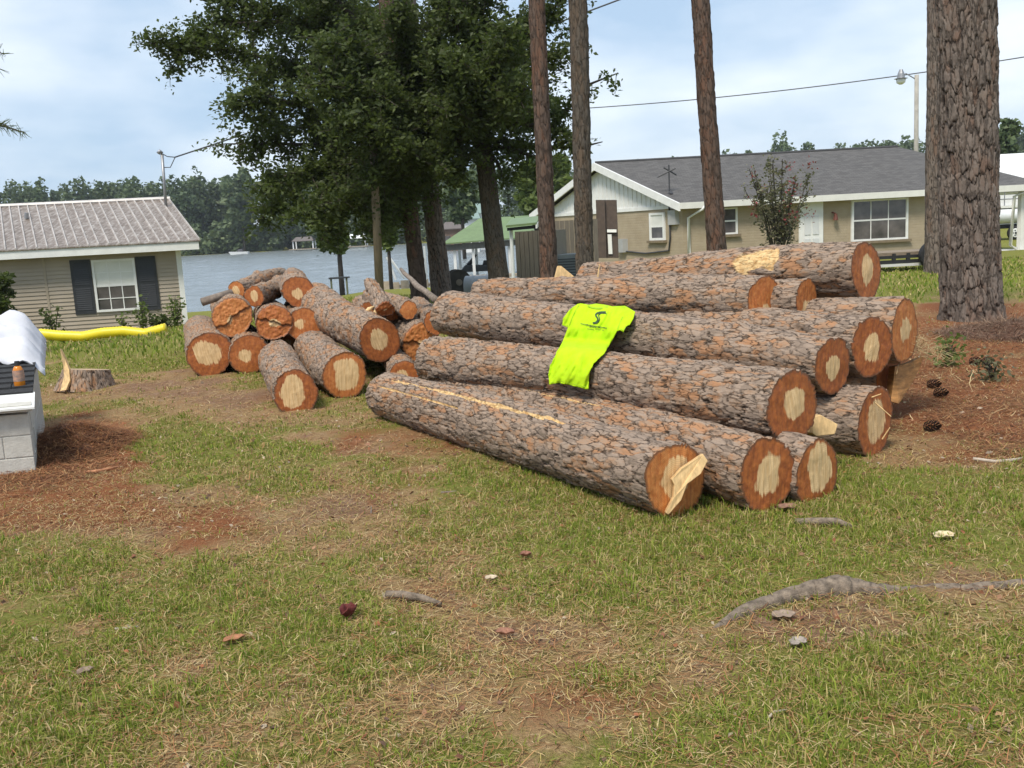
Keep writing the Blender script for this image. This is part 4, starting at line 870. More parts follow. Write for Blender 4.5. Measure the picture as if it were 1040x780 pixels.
# utility trailer near the big pine, boat under the carport, white shed
M_BLACK = plain('black_steel', (.025, .025, .027), .5, .2, 6, 0); M_TYRE = plain('tyre_rubber', (.022, .022, .024), .8, .2, 10, .003)
def wheel(parent, c, r, wd, axis, org, face_rim=M_WHITE):
    ax = Vector(axis).normalized(); tb = MB(org); tb.tube([c - ax * wd, c - ax * wd * .8, c + ax * wd * .8, c + ax * wd], [r * .9, r, r, r * .9], 26)
    ty = tb.build('wheel', M_TYRE, parent, None, True); rm = MB(org).tube([c + ax * (wd + .002), c + ax * (wd + .025)], [r * .66, r * .6], 22).build('rim', face_rim, ty, None)
    h_ = MB(org); x = ax.cross(Vector((0, 0, 1))).normalized()
    for k in range(5): t = k * 1.2566; q = c + ax * (wd + .026) + (x * math.cos(t) + Vector((0, 0, 1)) * math.sin(t)) * r * .38; h_.tube([q, q + ax * .006], r * .1, 8)
    h_.tube([c + ax * (wd + .026), c + ax * (wd + .08)], [r * .17, r * .13], 10); h_.build('hub', M_BLACK, ty); return ty
tO = at(920, 280, 27); tO.z = gz(tO.x, tO.y); TR = empty('utility_trailer', tO, 'low black flatbed trailer with wooden planks behind the log stack', 'trailer'); ft = frame(tO, (1, 0), (0, 1))
xa = (890 - 920) / F_PX * 27; xb = (960 - 920) / F_PX * 27
MB(tO).fbox(ft, xa, xb, 0, 1.6, .36, .44).fbox(ft, xa, xb, 0, .05, .22, .32).build('frame', M_BLACK, TR)
MB(tO).fbox(ft, xa, xb, .06, 1.55, .445, .53).build('deck', plain('plank_wood', (.22, .17, .12), .85, .3, 6, .004, stretch=(1, 8, 8)), TR)
MB(tO).fbox(ft, xa + .1, xb - .55, -.03, -.002, .14, .215).build('bumper', plain('pale_steel', (.6, .6, .58), .4, .1, 5, 0), TR)
for xq in (xa + .5, xa + .9): MB(tO).fbox(ft, xq - .04, xq + .04, -.01, .1, .16, .5).build('stake', M_BLACK, TR)
wc = at(948, 259, 26.8); wheel(TR, wc, .39, .1, (0, -1, 0), tO)
b_o = at(1030, 244, 47); b_o.z = gz(b_o.x, b_o.y); BO = empty('pontoon_boat', b_o, 'white pontoon boat on a black trailer under the carport', 'boat'); fbz = frame(b_o, (1, 0), (0, 1))
for yy in (0, 1.6): MB(b_o).tube([fbz(-2.4, yy, .95), fbz(-1.9, yy, 1.15), fbz(3, yy, 1.15)], [.1, .36, .36], 16).build('pontoon', plain('white_hull', (.68, .69, .7), .35, .08, 3, 0), BO, None, True)
MB(b_o).fbox(fbz, -2.2, 3, -.2, 1.9, 1.53, 1.63).build('deck', M_EAVE, BO); s_ = MB(b_o)
for k in range(8): s_.tube([fbz(-2 + k * .7, -.15, 1.64), fbz(-2 + k * .7, -.15, 2.3)], .025, 6)
for zz in (1.95, 2.3): s_.tube([fbz(-2, -.15, zz), fbz(3, -.15, zz)], .03, 6)
s_.build('railing', M_GALV, BO)
MB(b_o).fbox(fbz, -1.9, 2.6, .3, .34, 1.64, 2.15).build('side_panel', M_WHITE, BO)
MB(b_o).fbox(fbz, -2.6, 3, .1, .25, .55, .72).fbox(fbz, -2.6, 3, 1.35, 1.5, .55, .72).build('trailer_frame', M_BLACK, BO)
wheel(BO, fbz(-.1, -.2, .33), .33, .1, (0, -1, 0), b_o); wheel(BO, fbz(.75, -.2, .33), .33, .1, (0, -1, 0), b_o)
w_o = at(1035, 215, 70); w_o.z = gz(w_o.x, w_o.y); WS = empty('metal_shed', w_o, 'white metal shed roof beyond the carport right of the huge pine', 'shed'); fw = frame(w_o, (1, 0), (0, 1)); zt = at(1035, 155, 70).z - w_o.z; ze_ = at(1035, 182, 68).z - w_o.z
MB(w_o).slab([fw(-3, -2, ze_), fw(9, -2, ze_), fw(9, 3, zt), fw(-3, 3, zt)], (0, 0, .1)).build('roof', M_WHITE, WS); MB(w_o).fbox(fw, -2.6, 9, 2, 7, 0, ze_ + .5).build('wall', M_EAVE, WS)

# ------------------------------------------------------------------ lakeside: boathouse, posts, reel, tank, slide, far houses
M_GREEN = plain('green_metal', (.14, .2, .085), .5, .12, 3, 0); M_BW = plain('white_post', (.66, .67, .66), .6, .1, 4, 0); M_DOCK = plain('dock_wood', (.3, .25, .19), .85, .2, 4, .004)
hb = at(500, 285, 60); hb.z = WATER; BH = empty('boathouse', hb, 'open boathouse with pale green metal roof standing in the lake', 'boathouse')
YB = 60.0; rl = [at(449, 248.5, YB), at(545, 241, YB), at(537, 220, YB + 4), at(487, 223, YB + 4)]
rbk = [Vector((p.x, 2 * (YB + 4) - p.y, p.z)) for p in rl]
rb_ = MB(hb).slab(rl, (0, 0, .08)).slab([rbk[0], rbk[3], rbk[2], rbk[1]], (0, 0, .08)).slab([rl[0], rl[3], rbk[3], rbk[0]], (0, 0, .08)).build('roof', M_GREEN, BH)
fbh = frame(Vector((0, 0, 0)), (1, 0), (0, 1))
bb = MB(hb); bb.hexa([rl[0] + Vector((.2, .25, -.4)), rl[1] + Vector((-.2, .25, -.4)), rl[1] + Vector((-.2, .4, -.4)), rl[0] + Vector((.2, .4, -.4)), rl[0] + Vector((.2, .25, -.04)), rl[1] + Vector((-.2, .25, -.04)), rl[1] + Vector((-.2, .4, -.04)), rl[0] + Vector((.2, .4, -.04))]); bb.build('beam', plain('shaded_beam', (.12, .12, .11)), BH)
for pxp in (461, 480, 517, 541):
    for yo in (.5, 7):
        q = at(pxp, 246, YB + .4); MB(hb).fbox(fbh, q.x - .085, q.x + .085, q.y + yo - .5, q.y + yo - .24, WATER - .8, q.z - .3).build('post', M_BW, BH)
q = at(497, 285, YB); MB(hb).fbox(fbh, q.x - 3.4, q.x + 3.2, YB - 1.0, YB + .2, WATER + .25, WATER + .4).build('deck', M_DOCK, BH)
# jet ski on the lift
jq = at(490, 272, YB + 2); jq.z = WATER + .55; fj = frame(jq, (1, 0), (0, 1)); JS = empty('jet_ski', jq, 'dark personal watercraft on the lift under the green boathouse roof', 'watercraft')
MB(jq).hexa([fj(-1.5, -.3, 0), fj(1.2, -.5, 0), fj(1.2, .5, 0), fj(-1.5, .3, 0), fj(-1.1, -.45, .45), fj(1.3, -.55, .35), fj(1.3, .55, .35), fj(-1.1, .45, .45)]).build('hull', plain('dark_hull', (.05, .055, .06), .3, .1, 3, 0), JS, None, False, .08)
MB(jq).hexa([fj(0, -.2, .38), fj(1.1, -.2, .38), fj(1.1, .2, .38), fj(0, .2, .38), fj(.1, -.17, .68), fj(1.0, -.17, .62), fj(1.0, .17, .62), fj(.1, .17, .68)]).build('seat', M_BLACK, JS, None, False, .05)
MB(jq).tube([fj(-.9, 0, .4), fj(-.35, 0, 1.05)], [.16, .06], 8).tube([fj(-.35, -.4, 1.02), fj(-.35, .4, 1.02)], .04, 6).build('handlebar', M_BLACK, JS, None, True)
# neighbouring dark porch roof with white fascia
pq = at(528, 245, 33); pO = Vector((pq.x, pq.y, gz(pq.x, pq.y))); PR = empty('green_roof_shed', pO, 'small shed roof with green top and white fascia end left of the reddish pine', 'shed')
MB(pO).slab([at(514, 231, 33), at(545, 228, 33), at(549, 221, 35.5), at(519, 224, 35.5)], (0, 0, .07)).build('roof', M_GREEN, PR)
MB(pO).slab([at(515, 234.5, 33.1), at(544, 232, 33.1), at(544, 228.5, 33.1), at(515, 231.5, 33.1)], (0, .08, 0)).build('beam', M_BLACK, PR)
MB(pO).slab([at(544, 232, 33), at(549.5, 225, 35.5), at(549.5, 220.5, 35.5), at(544, 227.5, 33)], (.05, 0, 0)).build('fascia', M_WHITE, PR)
for pp in (519, 541): q = at(pp, 234, 33.3); MB(pO).tube([Vector((q.x, q.y, gz(q.x, q.y) - .1)), q], .06, 8).build('post', M_BW, PR)
# cable reel
rc = at(464.5, 285.5, 30); rc.z = gz(rc.x, rc.y) + .39; RE = empty('cable_reel', rc, 'dark wooden reel lying on its rim by the pines', 'reel'); axr = Vector((.25, -.97, 0))
for s in (-.25, .25): MB(rc).tube([rc + axr * (s - .025), rc + axr * (s + .025)], .39, 24).build('flange', plain('dark_reel', (.05, .045, .04), .85, .3, 6, .004), RE)
MB(rc).tube([rc - axr * .22, rc + axr * .22], .2, 16).build('drum', M_STICK, RE); MB(rc).tube([rc + axr * .276, rc + axr * .29], .1, 12).build('hub', plain('light_reel', (.2, .17, .14), .8, .2, 8, 0), RE)
# plastic tank
tq = at(487, 289, 27.5); tq.z = gz(tq.x, tq.y); TK = empty('barrel', tq, 'pale grey barrel lying beside the oak trunk', 'barrel'); mtk = plain('grey_plastic', (.42, .43, .44), .45, .15, 4, 0)
MB(tq).tube([tq + Vector((-.42, .1, .3)), tq + Vector((-.38, .1, .3)), tq + Vector((.38, -.1, .3)), tq + Vector((.42, -.1, .3))], [.24, .3, .3, .24], 20).build('drum', mtk, TK, None, True)
for s in (-.2, .2): MB(tq).tube([tq + Vector((s, -s * .25, .3)), tq + Vector((s + .05, -s * .25, .3))], .315, 20).build('hoop', mtk, TK)
# pier with white posts and slanted rail
po = at(400, 285, 52); po.z = WATER; PI_ = empty('pier', po, 'small wooden pier with slanted white rails behind the pine trunks', 'pier'); fp = frame(po, (1, 0), (0, 1))
MB(po).fbox(fp, -1.2, 3.4, 0, 1.4, .3, .45).build('deck', M_DOCK, PI_); s_ = MB(po)
for k in range(9): s_.fbox(fp, -1.2 + k * .52, -.75 + k * .52, -.06, -.002, -.3, .62 + .08 * (k % 2))
s_.build('retaining_boards', plain('bulkhead_wood', (.38, .31, .22), .85, .2, 4, .004), PI_)
for (p, q) in (((393, 261), (402, 284)), ((396, 262), (411, 283)), ((431, 250), (433, 284))): MB(po).tube([at(*p, 52), at(*q, 52)], .07, 6).build('rail', M_BW, PI_)
bq = at(348, 293, 40); bq.z = gz(bq.x, bq.y); BN = empty('low_table', bq, 'small dark table on the lake bank above the short pile', 'table'); fn = frame(bq, (1, 0), (0, 1)); hb2 = at(348, 291, 40).z - bq.z
hb2 = .75; MB(bq).fbox(fn, -.55, .25, 0, .5, hb2 - .06, hb2).build('tabletop', M_SHUT, BN)
for xx in (-.5, .14): MB(bq).fbox(fn, xx, xx + .07, .05, .12, 0, hb2 - .06).build('leg', plain('olive_leg', (.12, .13, .08), .7, .2, 5, 0), BN)
# far houses and docks
def far_house(label, px, py0, pyr, pye, wpx, Yd, wallm, roofm):
    b0 = at(px, py0, Yd); b0.z = min(b0.z, gz(b0.x, b0.y) + .2); rt = empty('far_house', b0, label, 'house'); f_ = frame(b0, (1, 0), (0, 1)); wd = wpx / 2 * Yd / F_PX; zr = at(px, pyr, Yd).z - b0.z; ze = at(px, pye, Yd).z - b0.z
    MB(b0).fbox(f_, -wd, wd, 0, 7, 0, ze).build('wall', wallm, rt); MB(b0).slab([f_(-wd - .4, -.5, ze), f_(wd + .4, -.5, ze), f_(wd * .8, 3.5, zr), f_(-wd * .8, 3.5, zr)], (0, 0, .15)).slab([f_(-wd - .4, 7.5, ze), f_(-wd * .8, 3.5, zr), f_(wd * .8, 3.5, zr), f_(wd + .4, 7.5, ze)], (0, 0, .15)).build('roof', roofm, rt)
    for s in (-.5, .5): MB(b0).fbox(f_, s * wd - .5, s * wd + .5, -.05, -.01, ze * .35, ze * .8).build('window', M_GLASS, rt)
M_TEAL = plain('teal_roof', (.2, .27, .24), .5, .1, 2, 0)
far_house('distant house with a pale teal roof left of the oak trunk', 478, 236, 213, 223, 16, 140, M_WHITE, M_TEAL)
far_house('distant tall white house with steep roof hidden behind the oak trunk', 489, 236, 203, 217, 14, 150, M_WHITE, M_TEAL)
far_house('distant brown house low on the bank left of the pale green boathouse', 459, 240, 226, 233, 18, 160, plain('far_brown', (.2, .13, .09), .8, .1, 2, 0), plain('far_roof', (.13, .11, .1), .8, .1, 2, 0))
def far_dock(label, px, py, wpx, Yd, rm):
    b0 = at(px, py, Yd); b0.z = WATER; rt = empty('far_boathouse', b0, label, 'boathouse'); f_ = frame(b0, (1, 0), (0, 1)); wd = wpx / 2 * Yd / F_PX
    for i in (-1, 1):
        for j in (0, 4): MB(b0).fbox(f_, i * wd * .9 - .15, i * wd * .9 + .15, j, j + .3, -.5, 2.6).build('post', M_BW, rt)
    MB(b0).slab([f_(-wd, -.4, 2.6), f_(wd, -.4, 2.6), f_(wd * .7, 2, 3.7), f_(-wd * .7, 2, 3.7)], (0, 0, .15)).slab([f_(-wd, 4.6, 2.6), f_(-wd * .7, 2, 3.7), f_(wd * .7, 2, 3.7), f_(wd, 4.6, 2.6)], (0, 0, .15)).build('roof', rm, rt)
    MB(b0).fbox(f_, -wd * 1.3, wd * 1.2, -.5, 4, .3, .55).build('deck', M_DOCK, rt)
far_dock('distant dark roofed boathouse across the lake left of the oak foliage', 308, 252, 22, 275, plain('far_roof', (.13, .11, .1)))
far_dock('distant white roofed boathouse across the lake just left of the wooden pole', 362, 249, 20, 270, M_WHITE)
for px_, lab in ((244, 'distant white boat moored across the lake right of the metal roofed house'), (338, 'distant white boat moored between the two far boathouses')):
    q = at(px_, 255, 270); q.z = WATER; f_ = frame(q, (1, 0), (0, 1)); BT = empty('motor_boat', q, lab, 'boat')
    MB(q).hexa([f_(-2.6, -.2, -.2), f_(2.2, -.8, -.2), f_(2.2, .8, -.2), f_(-2.6, .2, -.2), f_(-3.2, -.3, .8), f_(2.3, -1, .6), f_(2.3, 1, .6), f_(-3.2, .3, .8)]).build('hull', M_WHITE, BT)
    MB(q).hexa([f_(-.8, -.6, .6), f_(.8, -.6, .6), f_(.8, .6, .6), f_(-.8, .6, .6), f_(-.4, -.5, 1.4), f_(.8, -.5, 1.4), f_(.8, .5, 1.4), f_(-.4, .5, 1.4)]).build('windshield', M_GLASS, BT)

# ------------------------------------------------------------------ block well house with cloth, bottle, stump
def cmu_mat():
    mt, n, b = nodes('pale_block'); v = objco(n)
    c = ramp(n, noise(n, v, 12, 5, .7), [(.3, (.42, .4, .36)), (.7, (.55, .53, .48))]); n.links.new(c, b.inputs['Base Color']); b.inputs['Roughness'].default_value = .9; bump(n, b, noise(n, v, 70, 3), .5, .006); return mt
M_CMU = cmu_mat()
wO = G(37, 479); wO.z -= .05; WU, WV = (-.917, -.2), (-.4, .917)
fw = frame(wO, WU, WV); WH = empty('well_house', wO, 'low white block well house with black shingled top at the left edge', 'well house')
dW = dep(wO); htop = at(37, 419, wO.y).z - wO.z; Dw = 2.1; hb_ = htop + .3
bl = MB(wO)
rows_ = 3; 
for i in range(rows_):   # courses of real blocks with recessed joints, running bond
    c0, c1 = i * htop / rows_ + .004, (i + 1) * htop / rows_ - .004; a = -.2 * (i % 2)
    while a < 2.2:
        bl.fbox(fw, max(a, 0) + .004, a + .396, 0, .18, c0, c1); a += .4
    b_ = .2 * (1 + i % 2)
    while b_ < Dw: bl.fbox(fw, 0, .18, b_ + .004, min(b_ + .396, Dw), c0, c1); b_ += .4
bl.fbox(fw, .006, 2.2, .006, Dw, 0, htop - .006)
bl.slab([fw(.0, 0.0, htop), fw(.0, Dw, htop), fw(.0, Dw, hb_)], fw(.12, 0, 0) - fw(0, 0, 0))
bl.build('block_wall', M_CMU, WH, None, False, .004)
ws = MB(wO); sl = (hb_ - htop) / Dw; off_ = .02
ws.hexa([fw(-.03, -.06, htop + off_), fw(2.2, -.06, htop + off_), fw(2.2, Dw, hb_ + off_), fw(-.03, Dw, hb_ + off_), fw(-.03, -.06, htop + off_ + .05), fw(2.2, -.06, htop + off_ + .05), fw(2.2, Dw, hb_ + off_ + .05), fw(-.03, Dw, hb_ + off_ + .05)])
wr = ws.build('roof_deck', M_CMU, WH)
ww = MB(wO)  # flashing at the front
ww.hexa([fw(-.05, -.09, htop + .04), fw(2.2, -.09, htop + .04), fw(2.2, .22, htop + .11), fw(-.05, .22, htop + .11), fw(-.05, -.09, htop + .055), fw(2.2, -.09, htop + .055), fw(2.2, .22, htop + .125), fw(-.05, .22, htop + .125)]); ww.build('flashing', M_WHITE, WH)
sg = MB(wO)
M_BSH = plain('black_shingle', (.03, .03, .032), .95, .4, 30, .008)
for k in range(6):
    t0, t1 = .2 + k * .16, .2 + k * .16 + .2
    zz = lambda t, u_: htop + off_ + .052 + sl * (t + .06) + u_
    for j in range(8):
        a0 = -.04 + j * .28 - (k % 2) * .12
        sg.hexa([fw(max(a0, -.04) + .004, t0, zz(t0, .012)), fw(a0 + .276, t0, zz(t0, .012)), fw(a0 + .276, t1, zz(t1, .001)), fw(max(a0, -.04) + .004, t1, zz(t1, .001)), fw(max(a0, -.04) + .004, t0, zz(t0, .026)), fw(a0 + .276, t0, zz(t0, .026)), fw(a0 + .276, t1, zz(t1, .008)), fw(max(a0, -.04) + .004, t1, zz(t1, .008))])
sg.build('shingles', M_BSH, WH)
# white cloth lumped over the back half
def cloth(name, label, nu, nv, fn, mat, th=.008, cat='cloth', subs=1):
    U, Vv = np.meshgrid(np.linspace(0, 1, nu), np.linspace(0, 1, nv)); Pp = np.array([[list(fn(a, b)) for a, b in zip(ra_, rb2)] for ra_, rb2 in zip(U, Vv)]).reshape(-1, 3); o = Vector(Pp[0])
    ii = np.arange(nu * nv).reshape(nv, nu); Fq = np.stack([ii[:-1, :-1], ii[:-1, 1:], ii[1:, 1:], ii[1:, :-1]], -1).reshape(-1, 4)
    ob = link(name, np_mesh(name, Pp - np.array(o), Fq), mat, None, o); s = ob.modifiers.new('s', 'SOLIDIFY'); s.thickness = th; tag(ob, label, cat); return ob
def cfn(a, b):   # a: along front edge from the corner leftwards, b: front to back
    A = -.1 + a * 2.3; t = 1.0 + b * 1.15 + .12 * math.sin(a * 9) * (1 - b); base_ = htop + .1 + sl * t
    lump = .1 * float(sm(.0, .55, b)) * float(sm(-.02, .1, a)) ; z = base_ + .03 + lump + .15 * (float(fbm(np.array(a * 9. + b * 3), np.array(b * 7.), 9)) - .4) + +.05 * abs(math.sin(a * 17 + b * 17 + 2 * float(fbm(np.array(a * 5.), np.array(b * 5.), 4))))
    if a < .06: z -= .16 * (1 - a / .06)
    return fw(A, t, z)
M_CLOTH = plain('white_cloth', (.58, .58, .62), .9, .06, 5, .003)
cloth('drop_cloth', 'crumpled white cloth spread over the back of the black shingled top', 60, 46, cfn, M_CLOTH)
# bottle
bp = at(8, 389, wO.y + .62); 
bzz = htop + off_ + .1 + sl * .55
bp = fw(.06, .42, htop + off_ + .06 + sl * .48); BTL = empty('bottle', bp, 'orange cleaner bottle with black cap on the black shingles', 'bottle')
zv = lambda z: bp + Vector((0, 0, z))
bt = MB(bp).tube([zv(0), zv(.005), zv(.05), zv(.12), zv(.15), zv(.165)], [.036, .04, .04, .04, .03, .016], 18).build('body', plain('orange_liquid', (.6, .2, .02), .2, .2, 3, 0), BTL, None, True)
MB(bp).tube([zv(.045), zv(.13)], [.0412, .0412], 18, False).build('label_wrap', plain('grey_label', (.32, .3, .3), .5, .5, 30, 0, c2=(.55, .3, .2)), BTL, None, True)
MB(bp).tube([zv(.165), zv(.2)], [.02, .018], 14).build('cap', M_BLACK, BTL)
# stump
sb = G(77, 398); ST = empty('tree_stump', sb, 'fresh low pine stump with an upright torn splinter on the lawn', 'stump'); rS = 23 * dep(sb) / F_PX; sb2 = Vector((sb.x + .0, sb.y + rS, gz(sb.x, sb.y) - .03)); ST.location = sb2
me, (q0, q1, ax, x, y) = bark_cyl('bark', sb2, sb2 + Vector((.02, .03, .25)), rS * 1.12, rS * .86, .012, (.1, .07), .02, 41, flare=.15, wob=.05); link('bark', me, M_LOG, ST)
link('cut_top', cut_face(q1, ax, .55, (0, 0), 0, 44, 'cut_top'), plain('stump_top', (.42, .3, .19), .8, .3, 10, .004), ST)
dS = dep(sb) - .02
MB(sb2).slab([PD(a, b, dS + k) for a, b, k in ((61, 397, -.12), (65, 382, -.04), (64, 371, 0), (61, 354, .05), (66, 365, .05), (70, 375, 0), (71, 386, -.04), (67, 396, -.12))], Fv * .05).build('splinter', M_WOOD, ST)
# yellow drain pipe
yp = [G(52, 343), G(80, 344), G(105, 341), G(125, 339), G(148, 338.5), G(168, 334)]
yp = [at(a, b, 21.5) for a, b in ((40, 339), (62, 341), (84, 342), (105, 338), (126, 336.5), (148, 339), (170, 333))]
pts = []
for i in range(len(yp) - 1):
    for k in range(14): pts.append(yp[i].lerp(yp[i + 1], k / 14))
b = MB(yp[0]); b.tube(pts, [.11 + .013 * (i % 2) for i in range(len(pts))], 14)
tag(b.build('drain_pipe', plain('yellow_plastic', (.72, .58, .02), .4, .1, 3, 0), None, yp[0], True), 'yellow corrugated drain pipe lying in the grass before the siding house', 'pipe')
# weeds and shrubs at the left house
def weed(name, label, px, py0, py1, wpx, Yd, n, size, mat, cat='plant', group=None):
    a = at(px, py0, Yd); b0 = Vector((a.x, a.y, gz(a.x, a.y))); rt = empty(name, b0, label, cat, group); zt = at(px, py1, Yd).z; wd = wpx / 2 * Yd / F_PX; tb = MB(b0); P = []
    for k in range(6):
        tip = Vector((b0.x + rng.uniform(-wd, wd), b0.y + rng.uniform(-wd, wd) * .5, b0.z + (zt - b0.z) * rng.uniform(.6, 1))); tb.tube([b0, b0.lerp(tip, .5) + Vector((0, 0, .05)), tip], [.012, .009, .004], 4)
        s = rng.uniform(.15, 1, n // 6)[:, None]; P.append(np.array(b0) + (np.array(tip) - np.array(b0)) * s + rng.normal(0, .07, (n // 6, 3)))
    tb.build('stem', M_TWIG, rt); V, Fq, t = leaves(np.concatenate(P) - np.array(b0), size); link('foliage', np_mesh('foliage', V, Fq, {'tone': t}, False), mat, rt)
weed('weed', 'leggy weed in front of the right shutter', 145, 335, 300, 14, 24, 160, .06, M_LIGHTLEAF)
weed('weed', 'weed clump by the white corner trim of the siding house', 180, 336, 296, 22, 24.5, 260, .06, M_LIGHTLEAF)
weed('weed', 'thin upright weed under the shuttered window', 125, 336, 316, 7, 24, 90, .06, M_LIGHTLEAF)
weed('weed', 'small plant below the siding seam behind the cloth', 55, 336, 308, 20, 24, 160, .07, M_OAKLEAF)
weed('weed', 'low leafy weeds along the house wall near its lake corner', 165, 336, 320, 36, 24.2, 300, .07, M_OAKLEAF)
lb_ = at(5, 325, 24.5); lb_.z = gz(lb_.x, lb_.y); SHB = empty('shrub', lb_, 'dark green shrub on the siding wall at the left picture edge', 'shrub'); pts = far_crown((lb_.x - .1, lb_.y, lb_.z + .2), .75, 1.5, 900, 1)
MB(lb_).tube([lb_, lb_ + Vector((0, 0, 1))], [.05, .02], 6).build('stem', M_TWIG, SHB); V, Fq, t = leaves(pts - np.array(lb_), .1); link('foliage', np_mesh('foliage', V, Fq, {'tone': t}, False), M_OAKLEAF, SHB)
weed('vine', 'low green weed between the stack and the huge pine', 962, 360, 345, 22, 9.6, 220, .035, M_LIGHTLEAF)
weed('vine', 'small pale leaved plant on the pine straw at the right edge', 1008, 372, 362, 30, 8.7, 200, .03, M_BUSHLEAF)

# ------------------------------------------------------------------ yellow shirt draped over the logs
def bvh(keys):
    vs = []; ps = []
    for k in keys:
        o, a, f, ra, rb, ax = LOGS[k]; x = ax.cross(Vector((0, 0, 1))).normalized(); y = x.cross(ax); b0 = len(vs); n = 40
        for i in range(2):
            c, r = (a, ra) if i == 0 else (f, rb)
            for j in range(n): t = 2 * math.pi * j / n; vs.append(c + (x * math.cos(t) + y * math.sin(t)) * (r + .026))
        ps += [(b0 + j, b0 + (j + 1) % n, b0 + n + (j + 1) % n, b0 + n + j) for j in range(n)]
    return BVHTree.FromPolygons([tuple(v) for v in vs], ps)
tree_ = bvh(['R1', 'R2', 'R4', 'R5', 'R6', 'R11'])
outline = [(586.5, 308.7), (590, 308), (598, 309.5), (606, 308.2), (614, 309.3), (622, 311), (635, 310.5), (645, 316.5), (643, 323), (639, 330), (635, 332), (633, 337.5), (629.5, 335), (626, 336.5), (622, 346), (613, 359), (602.6, 369), (599, 378), (597.5, 387), (597, 395.5), (588, 393.5), (578, 391), (568, 389), (557.7, 390.5), (557.2, 380.6), (558.8, 371.6), (565, 359), (571.5, 346.5), (576.8, 332.5), (571, 330.5), (572, 323), (578, 315)]
def dens(pl, st):
    o = []
    for i, p in enumerate(pl):
        q = pl[(i + 1) % len(pl)]; n = max(1, int(math.dist(p, q) / st)); o += [(p[0] + (q[0] - p[0]) * k / n, p[1] + (q[1] - p[1]) * k / n) for k in range(n)]
    return o
bd = dens(outline, 1.2); nb_ = len(bd); inner = []
for yy in np.arange(308, 396, 1.25):
    for xx in np.arange(556, 646, 1.25): inner.append((xx + (int(yy / 1.25) % 2) * .6, yy))
res_ = geometry.delaunay_2d_cdt([Vector(p) for p in bd + inner], [(i, (i + 1) % nb_) for i in range(nb_)], [], 0, .05) if False else geometry.delaunay_2d_cdt([Vector(p) for p in bd + inner], [], [list(range(nb_))], 1, .05)
v2, fs2 = res_[0], res_[2]
depv = []
for p in v2:
    r = ray(p.x, p.y); h = tree_.ray_cast(CAM, r.normalized()); depv.append(h[3] / r.length if h[0] is not None else None)
known = [q for q in depv if q]; depv = [q if q else max(known) for q in depv]
depv = np.array(depv); adj = [set() for _ in v2]
for f in fs2:
    for i in range(len(f)): adj[f[i]].add(f[(i + 1) % len(f)]); adj[f[(i + 1) % len(f)]].add(f[i])
sd_ = depv.copy()
for _ in range(22):
    sd_ = np.minimum(np.array([.5 * sd_[i] + .5 * sum(sd_[j] for j in adj[i]) / max(1, len(adj[i])) for i in range(len(sd_))]), depv + .0)
px_ = np.array([[p.x, p.y] for p in v2])
al = px_[:, 0] * .9 + px_[:, 1] * .45
wr_ = (fbm(al * .16, (px_[:, 1] - px_[:, 0] * .4) * .035, 5) - .5) * .11 + (fbm(al * .35, px_[:, 1] * .06, 15) - .5) * .045
wr_ += .018 * np.exp(-((px_[:, 0] + .32 * (px_[:, 1] - 340) - 602) / 2.2) ** 2) * sm(335, 350, px_[:, 1])
sd_ = sd_ - .034 - np.clip(wr_ + .02, -.004, .08)
sp = [PD(p.x, p.y, sd_[i]) for i, p in enumerate(v2)]
me = bpy.data.meshes.new('work_shirt'); o0 = sp[0]; me.from_pydata([tuple(p - o0) for p in sp], [], [list(f) for f in fs2]); me.polygons.foreach_set('use_smooth', [True] * len(me.polygons))
mt, n, b = nodes('hi_vis_cotton'); v = objco(n); c = ramp(n, noise(n, v, 9, 3), [(.3, (.4, .61, .01)), (.7, (.46, .68, .018))]); n.links.new(c, b.inputs['Base Color']); b.inputs['Roughness'].default_value = .85; b.inputs['Specular IOR Level'].default_value = .1; bump(n, b, noise(n, v, 60, 3), .3, .004)
shirt = link('work_shirt', me, mt, None, o0); tag(shirt, 'bright yellow T-shirt draped over the logs with a dark emblem', 'shirt'); s_ = shirt.modifiers.new('s', 'SOLIDIFY'); s_.thickness = .006; s_.offset = 1
sbv = BVHTree.FromPolygons([tuple(p) for p in sp], [list(f) for f in fs2])
def on_shirt(px, py):
    r = ray(px, py); h = sbv.ray_cast(CAM, r.normalized()); d = h[3] / r.length if h[0] is not None else float(np.median(sd_)); return PD(px, py, d - .014)
M_INK = plain('dark_print', (.03, .06, .03), .8, .2, 20, 0)
def strip(b, pl, w_):
    for i in range(len(pl) - 1):
        p, q = Vector(pl[i]), Vector(pl[i + 1]); d = (q - p).normalized(); nn = Vector((-d.y, d.x)) * w_
        b.add([on_shirt(*(p + nn)), on_shirt(*(q + nn)), on_shirt(*(q - nn)), on_shirt(*(p - nn))], [(0, 1, 2, 3)])
b = MB(o0); c_ = lambda x, y: (520 + x * .1796, 280 + y * .1796)
strip(b, [c_(530, 205), c_(510, 205), c_(490, 207), c_(476, 214), c_(472, 224), c_(480, 234), c_(486, 244), c_(482, 256), c_(472, 265), c_(456, 267)], .75)
strip(b, [c_(534, 213), c_(512, 211), c_(498, 214), c_(489, 221), c_(491, 231), c_(495, 243), c_(490, 258), c_(478, 269), c_(462, 271)], .45)
b.build('emblem', M_INK, shirt)
M_SEAM = plain('seam_lime', (.3, .47, .01), .9, .1, 20, 0)
b = MB(o0); strip(b, [(597, 310.2), (601, 312.2), (606, 313), (611, 312.8), (617, 311.2)], .8); b.build('collar', M_SEAM, shirt)
